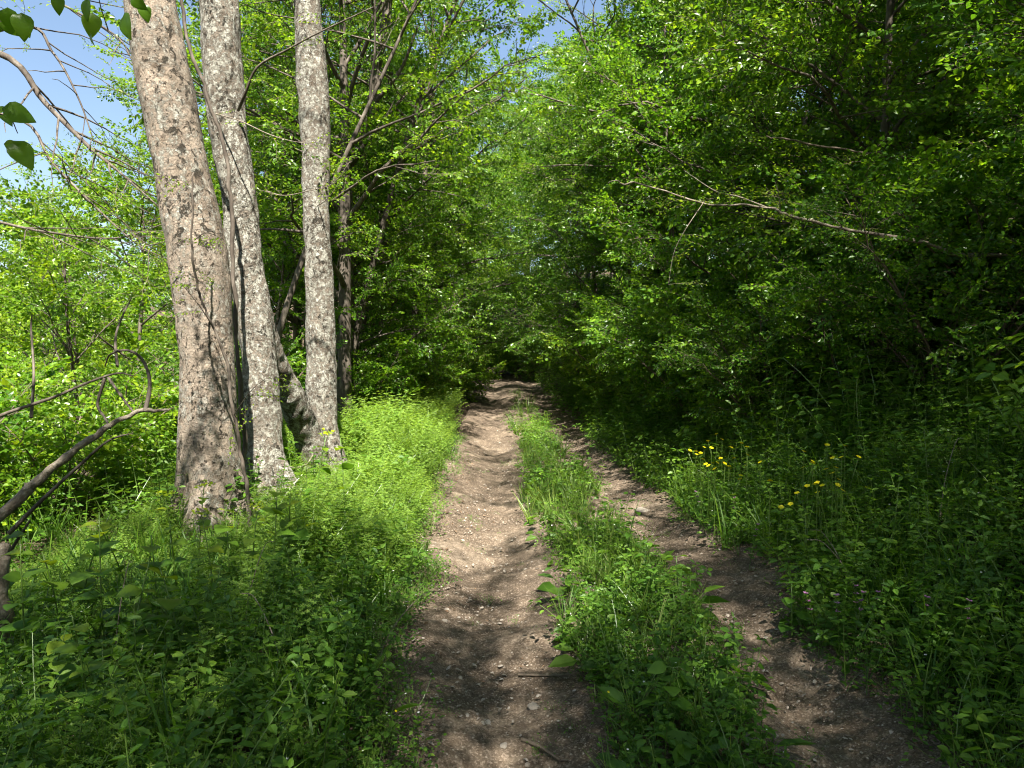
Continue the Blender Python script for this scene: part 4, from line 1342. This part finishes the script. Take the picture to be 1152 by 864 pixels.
# ------------------------------------------------------------------ round-leaved plants of the verge
def round_plant(seed, H, flower):
    r = np.random.default_rng(seed)
    st, lf, fl = Geo(), [], Geo()
    b = r.normal(size=2) * .05
    t = np.linspace(0, 1, 8)
    c = np.stack([b[0] * t ** 2, b[1] * t ** 2, H * t], -1)
    st.add(*tube(c, np.linspace(.005, .0025, 8), 6), 0, .4)
    az = r.uniform(0, 6)
    sh = [big_leaf(7, w, d, f) for w, d, f in ((.50, .15, .16), (.56, .3, .1))]
    for i, f in enumerate(np.linspace(.3, .92, 5)):
        p = interp(c, f)
        az += 2.2 + r.normal() * .3
        s = (.12 if flower else .155) * (1.15 - .6 * f) * r.uniform(.9, 1.15)
        for a, k in ((az, 1.0), (az + PI, .62)):
            d = np.array([math.cos(a), math.sin(a), .25 * r.normal() + .1])
            g = Geo()
            put_leaf(g, sh[i % 2], p, d, np.array([0, 0, 1.0]) + r.normal(size=3) * .2, s * k, np.clip(.25 + .5 * f + r.normal() * .08, 0, .9))
            lf.append(g)
    if flower:
        for k in range(4):
            a = k * 1.7 + az
            q = c[-1] + np.array([math.cos(a) * .035, math.sin(a) * .035, .02 + .02 * r.random()])
            st.add(*tube(np.array([c[-2] * .3 + c[-1] * .7, q]), .0015, 4), 0, .6)
            m = 7
            aa = r.uniform(0, 6.28, m)
            leaves(fl, np.repeat(q[None], m, 0) + r.normal(size=(m, 3)) * .008, np.stack([np.cos(aa), np.sin(aa), r.uniform(0, .8, m)], -1), np.array([0, 0, 1.0]) + r.normal(size=(m, 3)) * .3, r.uniform(.014, .032, m), r.random(m), 1.5)
    return dict(stem=st.mesh("round_stem", [STEM], True), leaf=[g.mesh("round_leaf", [ROUND], True) for g in lf], flower=fl.mesh("round_flower", [YGREEN]) if flower else None)


RP = [round_plant(61, .85, True), round_plant(62, .7, True), round_plant(63, .62, False), round_plant(64, .78, False)]


def single(name, parts, x, y, rot, s_, label, cat, group=None, tilt=(0, 0)):
    root = bpy.data.objects.new(name, None)
    COL.objects.link(root)
    u = x - float(centre(y))
    root.location = (x, y, gz(x, y) - .015 if abs(u) < 1.5 else float(ground_z(np.array([x]), np.array([y]))[0]) - .015)
    root.rotation_euler = (tilt[0], tilt[1], rot)
    root.scale = (s_,) * 3
    tag(root, label, cat, group)
    for nm, me in parts:
        link(nm, me, root)
    return root


def rp_parts(k):
    k = RP[k]
    return [("stem", k["stem"])] + [("leaf", m) for m in k["leaf"]] + ([("flower", k["flower"])] if k["flower"] else [])


def ground_y_for(px, depth):
    return at(px, 432, depth)[0]


RPL = [
    # px of the plant in the photograph, metres ahead, kind, scale
    (388, 5.2, 3, 1.2, "tall round-leaved plant with paired cup leaves, dark against the sunlit bedstraw under the slim trunk"),
    (343, 5.3, 0, 1.12, "upright round-leaved plant with pale top leaves, just in front of the leaning limb's foot"),
    (322, 4.6, 2, 1.15, "dark round-leaved plant before the foot of the lichen-spotted trunk"),
    (300, 4.3, 3, 1.0, "shaded round-leaved plant between the thick trunk and the lichen-spotted trunk"),
    (217, 4.3, 0, .92, "round-leaved plant with yellow-green flower heads lit before the thick trunk's foot"),
    (281, 4.2, 1, .9, "short round-leaved plant with yellow-green flowers by the thick trunk's right edge"),
    (238, 3.9, 1, .95, "round-leaved plant with a low yellow-green flower head below the thick trunk"),
    (196, 4.4, 1, 1.0, "round-leaved plant with small yellow tops, in the shade left of the lit one"),
    (150, 4.0, 2, 1.1, None), (110, 3.7, 3, 1.0, None), (135, 3.3, 2, 1.0, None), (60, 3.6, 2, 1.0, None), (25, 3.4, 3, .95, None),
    (175, 3.5, 3, .9, None), (205, 3.2, 2, .95, None), (10, 4.2, 3, 1.05, None), (85, 4.3, 2, 1.0, None), (255, 4.7, 2, 1.0, None), (360, 4.7, 2, .8, None), (45, 2.9, 2, .85, None), (100, 2.8, 3, .75, None),
]
for i, (px, d, k, s_, lab) in enumerate(RPL):
    x = ground_y_for(px, d)
    single("round_leaved_plant", rp_parts(k), x, d, i * 1.9, s_, lab or "dark green round-leaved plant standing in the shaded verge weeds", "plant", None if lab else "shaded round-leaved plants in the verge", (rng.normal() * .06, rng.normal() * .06))

# young plants of the middle strip and the rut
def weed(seed, H, leaf, pairs, width, shape_w=.38):
    r = np.random.default_rng(seed)
    st, lf = Geo(), []
    t = np.linspace(0, 1, 7)
    b = r.normal(size=2) * .06
    c = np.stack([b[0] * t ** 2, b[1] * t ** 2, H * t], -1)
    st.add(*tube(c, np.linspace(.005, .002, 7), 6), 0, .3)
    az = r.uniform(0, 6)
    shp = [big_leaf(7, shape_w, d, f) for d, f in ((.2, .1), (.45, .06))]
    for i in range(pairs):
        f = .25 + .75 * i / (pairs - 1)
        az += PI / 2 + r.normal() * .2
        p = interp(c, f)
        for a in (az, az + PI):
            g = Geo()
            d = np.array([math.cos(a), math.sin(a), r.uniform(-.1, .5)])
            q = p + unit(d) * leaf * .25
            st.add(*tube(np.array([p, q]), .0016, 4, cap=False), 0, .4)
            put_leaf(g, shp[i % 2], q, d * np.array([1, 1, .3]), np.array([0, 0, 1.0]) + r.normal(size=3) * .25, leaf * (1.15 - .5 * f) * r.uniform(.85, 1.1), np.clip(.35 + .3 * f + r.normal() * .1, 0, 1))
            lf.append(g)
    return [("stem", st.mesh("weed_stem", [STEM], True))] + [("leaf", g.mesh("weed_leaf", [HERB, STEM], True)) for g in lf]


W = [weed(71, .40, .085, 5, 1), weed(72, .30, .10, 4, 1, .45), weed(73, .5, .09, 6, 1, .3)]
for px, d, k, s_, lab in (
    (895, 4.05, 1, 1.0, "young broad-leaved plant standing alone in the narrow right-hand rut"),
    (752, 3.15, 1, 1.15, "upright broad-leaved seedling with two pale lit leaves on the strip between the ruts"),
    (706, 5.3, 2, 1.05, "tallest leafy weed on the strip between the ruts, paired pointed leaves on a pale stem"),
    (735, 4.5, 0, 1.05, "bushy dark weed on the strip, just before the tallest one"),
    (765, 4.3, 0, .95, "shaded leafy weed beside the right-hand rut at the strip's bare edge"),
    (690, 4.4, 1, .75, "low broad-leaved weed at the left edge of the strip"),
    (820, 3.3, 1, .7, "low rounded weed on the strip next to the seedling in the rut"),
    (745, 2.75, 1, .8, "big-leaved weed at the bottom edge of the picture on the strip"),
    (600, 13.5, 0, 1.0, "leafy weed at the far head of the strip where the two ruts part"),
    (860, 3.0, 0, .7, "small weed leaning over the right-hand rut near the bottom of the picture"),
):
    single("weed", W[k], ground_y_for(px, d), d, px * .37, s_, lab, "weed")

# yellow flowers
def buttercup(seed, H, heads):
    r = np.random.default_rng(seed)
    st = Geo()
    parts = []
    for h in range(heads):
        a = r.uniform(0, 6.28)
        top = np.array([math.cos(a) * .07 * h, math.sin(a) * .07 * h, H * (1 - .12 * h)])
        st.add(*tube(spline(np.array([[0, 0, 0], top * np.array([.3, .3, .55]), top]), 8), .0018, 4), 0, .6)
        g = Geo()
        b = np.arange(5) * 2 * PI / 5 + a
        tl = unit(np.array([r.normal() * .35, -.45 + r.normal() * .2, 1.0]))
        F = frames(np.cross([0, 1.0, 0], tl), tl)
        d = np.stack([np.cos(b), np.sin(b), np.full(5, .35)], -1) @ F.T
        leaves(g, np.repeat(top[None], 5, 0), d, np.repeat(tl[None], 5, 0), .015, r.random(5), 2.2)
        parts.append(("flower", g.mesh("buttercup_flower", [YELLOW])))
    lg = Geo()
    m = 7
    b = r.uniform(0, 6.28, m)
    leaves(lg, np.stack([np.cos(b) * .03, np.sin(b) * .03, r.uniform(.05, .2, m)], -1), np.stack([np.cos(b), np.sin(b), r.uniform(0, .5, m)], -1), [0, 0, 1.0], .05, r.uniform(.3, .7, m), 1.0)
    return [("stem", st.mesh("buttercup_stem", [STEM]))] + parts + [("foliage", lg.mesh("buttercup_leaf", [HERB]))]


BC = [buttercup(81, .42, 1), buttercup(82, .46, 2), buttercup(83, .38, 3)]


def stand_under(px, py, d, H):
    """ground point whose plant of height H shows its top at the pixel: walk along the sight line"""
    best = None
    for y in np.arange(max(2.2, d - 4), d + 6, .04):
        p = at(px, py, y)
        e = abs(p[2] - H - gz(p[0], y))
        if best is None or e < best[0]:
            best = (e, p[0], y)
    return best[1], best[2]


for i, (px, py, k) in enumerate([(776, 527, 0), (792, 516, 2), (806, 512, 1), (826, 530, 2), (788, 540, 1), (815, 545, 0), (840, 534, 1), (783, 521, 2), (804, 552, 0), (925, 560, 2), (950, 540, 1), (914, 548, 0), (936, 574, 1), (855, 545, 0), (800, 534, 1), (812, 522, 1), (834, 519, 0), (820, 540, 2), (797, 548, 0), (908, 566, 2), (904, 542, 1), (940, 545, 2), (946, 553, 1), (919, 574, 0), (942, 570, 0), (947, 582, 0), (866, 570, 0), (903, 553, 0), (930, 538, 1)]):
    x, y = stand_under(px, py, 6.5, .42)
    up = px < 850
    single("buttercup", BC[k], x, y, i * 1.3, 1.45, "yellow buttercup in the brighter cluster low on the bank, nearer the track" if up else "yellow buttercup in the dimmer scattered group farther up the shady bank", "flower",
           "buttercups of the bright cluster" if up else "buttercups of the shaded group")
for px, py, d, lab in ((443, 822, 3.0, "lone yellow flower in the dark verge beside the wide rut"), (686, 787, 3.2, "lone yellow flower on the strip between the ruts")):
    single("buttercup", BC[0], ground_y_for(px, d), d, .4, .45, lab, "flower")

# purple dead-nettles
def dead_nettle(seed):
    r = np.random.default_rng(seed)
    H = .34
    st, lg = Geo(), Geo()
    c = np.stack([np.linspace(0, r.normal() * .04, 5), np.linspace(0, r.normal() * .04, 5), np.linspace(0, H, 5)], -1)
    st.add(*tube(c, .002, 4), 0, .3)
    fl = []
    for i, f in enumerate((.3, .45, .6, .75, .88, 1.0)):
        p = interp(c, f)
        a = i * PI / 2 + np.array([0, PI])
        leaves(lg, np.repeat(p[None], 2, 0), np.stack([np.cos(a), np.sin(a), np.full(2, .1)], -1), [0, 0, 1.0], .06 * (1.2 - .6 * f), r.uniform(.3, .6, 2), 1.3)
        if f > .7:
            g = Geo()
            b = r.uniform(0, 6.28, 6)
            leaves(g, np.repeat(p[None], 6, 0), np.stack([np.cos(b), np.sin(b), r.uniform(.2, .9, 6)], -1), [0, 0, 1.0], .018, r.random(6), 1.3)
            fl.append(("flower", g.mesh("dead_nettle_flower", [PURPLE])))
    return [("stem", st.mesh("dead_nettle_stem", [STEM])), ("foliage", lg.mesh("dead_nettle_leaf", [HERB]))] + fl


DN = [dead_nettle(91), dead_nettle(92)]
for i, (px, py) in enumerate([(965, 660), (978, 655), (946, 667), (957, 668), (1082, 672), (797, 553), (828, 559), (843, 585), (872, 512), (861, 523), (1036, 668), (930, 666)]):
    x, y = stand_under(px, py, 5, .34)
    low = py > 640
    single("dead_nettle", DN[i % 2], x, y, i * 1.1, 1.0, "small purple-flowered dead-nettle low on the shady bank beside the narrow rut" if low else "small purple-flowered dead-nettle among the buttercups of the bank", "flower",
           "dead-nettles by the narrow rut" if low else "dead-nettles among the buttercups")

# stones and fallen twigs on the track
def stone(seed, s_):
    r = np.random.default_rng(seed)
    import bmesh
    bm = bmesh.new()
    bmesh.ops.create_icosphere(bm, subdivisions=3, radius=1)
    v = np.array([x.co[:] for x in bm.verts])
    v = v * (1 + .22 * fbm(v * 1.3 + seed, seed, 3))[:, None] * np.array([1.2, .9, .55]) * s_
    for a, b in zip(bm.verts, v):
        a.co = b
    me = bpy.data.meshes.new("stone")
    bm.to_mesh(me)
    bm.free()
    me.materials.append(STONE)
    return me


ST = [stone(i, 1.0) for i in range(3)]
for i, (px, py, s_, lab) in enumerate([
    (722, 574, .07, "largest flat grey stone, lit, in the narrow rut beside the strip"),
    (845, 843, .045, "pale whitish stone at the bottom end of the narrow rut"),
    (593, 723, .030, "small pale stone in the middle of the wide rut, in light shade"),
    (500, 704, .022, "small pale chip at the shaded edge of the wide rut"),
    (565, 826, .025, "small grey stone in the wide rut at the bottom of the picture"),
    (667, 552, .06, "brown stone at the strip's edge, beside the narrow rut's lit stretch"),
    (640, 704, .025, "small dark stone between the wide rut and the strip's weeds"),
    (600, 790, .028, "brownish stone lying in the wide rut near the fallen twigs"),
]):
    y = CAM_H * FPX / (py - 400)
    x = at(px, py, y)[0]
    o = link("stone", ST[i % 3], None, (x, y, gz(x, y) + .008))
    o.scale = (s_,) * 3
    o.rotation_euler = (0, 0, i * 1.7)
    tag(o, lab, "stone")

for i, (p0, p1, rr, lab) in enumerate([
    ((583, 754), (660, 762), .007, "thin dark twig lying straight across the wide rut's right side"),
    ((588, 822), (630, 848), .010, "short thick twig lying in the wide rut at the picture's bottom edge"),
    ((612, 838), (640, 850), .008, "stubby brown twig beside the thicker one in the wide rut"),
    ((440, 742), (475, 722), .003, "thin straw stalk sticking out of the verge weeds over the wide rut"),
    ((955, 740), (1010, 800), .006, "long dark root-like twig along the narrow rut"),
    ((1000, 790), (1060, 806), .004, "pale forked twig at the foot of the bank by the narrow rut"),
]):
    a = []
    for px, py in (p0, p1):
        y = CAM_H * FPX / (py - 400)
        x = at(px, py, y)[0]
        a.append(np.array([x, y, gz(x, y) + .012]))
    c = spline(np.array([a[0], a[0] * .5 + a[1] * .5 + rng.normal(size=3) * .012, a[1]]), 14)
    o = link("twig", Geo().add(*tube(c - a[0], np.linspace(rr, rr * .5, 14), 6)).mesh("fallen_twig", [TWIG if i != 3 else DEADWOOD], True), None, a[0])
    o.name = "fallen_twig"
    tag(o, lab, "twig")

# dry stalks of last year standing in the verge
for i, (px, d, h, lx, lab) in enumerate([
    (268, 3.7, .55, .10, "dry straw stalk leaning in the verge weeds below the lichen-spotted trunk"),
    (315, 3.3, .42, -.14, "thin pale dead stalk tilted toward the thick trunk, in the shaded verge"),
    (420, 3.6, .40, .22, "dry stalk bowing toward the wide rut at the verge's edge"),
    (965, 4.3, .45, -.16, "bent straw-coloured stalk at the foot of the bank by the narrow rut"),
    (975, 4.2, .42, -.20, "second bent straw stalk beside a like one at the bank's foot, more bowed"),
    (1060, 4.6, .60, .12, "upright dry stalk among the bank weeds above the purple flowers"),
    (120, 3.4, .60, .05, "dry brown stalk amid the shaded round-leaved plants"),
]):
    x = ground_y_for(px, d)
    z = gz(x, d) - .02
    c = spline(np.array([[0, 0, 0], [lx * .3, .02, h * .5], [lx, .05, h * .95], [lx * 1.5, .06, h]]), 16)
    o = link("dry_stalk", Geo().add(*tube(c, np.linspace(.0035, .0015, 16), 5)).mesh("dry_stalk", [DEADWOOD]), None, (x, d, z))
    tag(o, lab, "stalk")

# pale broken stump at the picture's side
b = at(-4, 640, 3.9)
c = spline(np.array([[b[0], b[1], gz(b[0], b[1]) - .1], b + [0, 0, -.02], b + [.02, .03, .14]]), 20)
v, q = tube(c - c[0], np.linspace(.075, .045, 20) * (1 + .12 * rng.normal(size=20)), 14)
v = v + .012 * fbm(v * 14, 3, 3)[:, None]
o = link("stump", Geo().add(v, q).mesh("stump", [DEADWOOD], True), None, c[0])
tag(o, "pale splintered stump at the left border under the fallen branch", "stump")

# ------------------------------------------------------------------ light, sky, camera
ELEV = R(55)     # the sun stands behind the camera
sd = Vector((math.cos(ELEV) * .15, -math.cos(ELEV) * .989, math.sin(ELEV))).normalized()
sun = bpy.data.lights.new("sun", "SUN")
sun.energy = 5.0
sun.angle = R(.55)
sun.color = (1, .95, .86)
so = bpy.data.objects.new("sun", sun)
COL.objects.link(so)
so.rotation_euler = sd.to_track_quat("Z", "Y").to_euler()
w = bpy.data.worlds.new("World")
sc.world = w
w.use_nodes = True
nt = w.node_tree
bg = nt.nodes["Background"]
sky = nt.nodes.new("ShaderNodeTexSky")
sky.sky_type = "NISHITA"
sky.sun_disc = False
sky.sun_elevation = ELEV
sky.sun_rotation = math.atan2(sd.x, sd.y)
sky.air_density = 1.1
sky.dust_density = 1.3
nt.links.new(sky.outputs[0], bg.inputs[0])
bg.inputs[1].default_value = .05

cam = bpy.data.cameras.new("camera")
cam.sensor_width = 36
cam.lens = 36 * FPX / 1152
cam.clip_start = .05
cam.clip_end = 2000
co = bpy.data.objects.new("camera", cam)
COL.objects.link(co)
co.location = (0, 0, CAM_H)
co.rotation_euler = (R(90) + PITCH, 0, 0)
sc.camera = co

sc.view_settings.view_transform = "Standard"
sc.view_settings.look = "None"
sc.view_settings.exposure = 2.15
sc.view_settings.gamma = 1
sc.cycles.max_bounces = 7
sc.cycles.diffuse_bounces = 3
sc.cycles.glossy_bounces = 2
sc.cycles.transmission_bounces = 4
sc.cycles.transparent_max_bounces = 4
sc.cycles.caustics_reflective = False
sc.cycles.caustics_refractive = False
sc.cycles.filter_width = 1.1
sc.cycles.use_denoising = True
sc.cycles.use_adaptive_sampling = True
sc.cycles.adaptive_threshold = .02
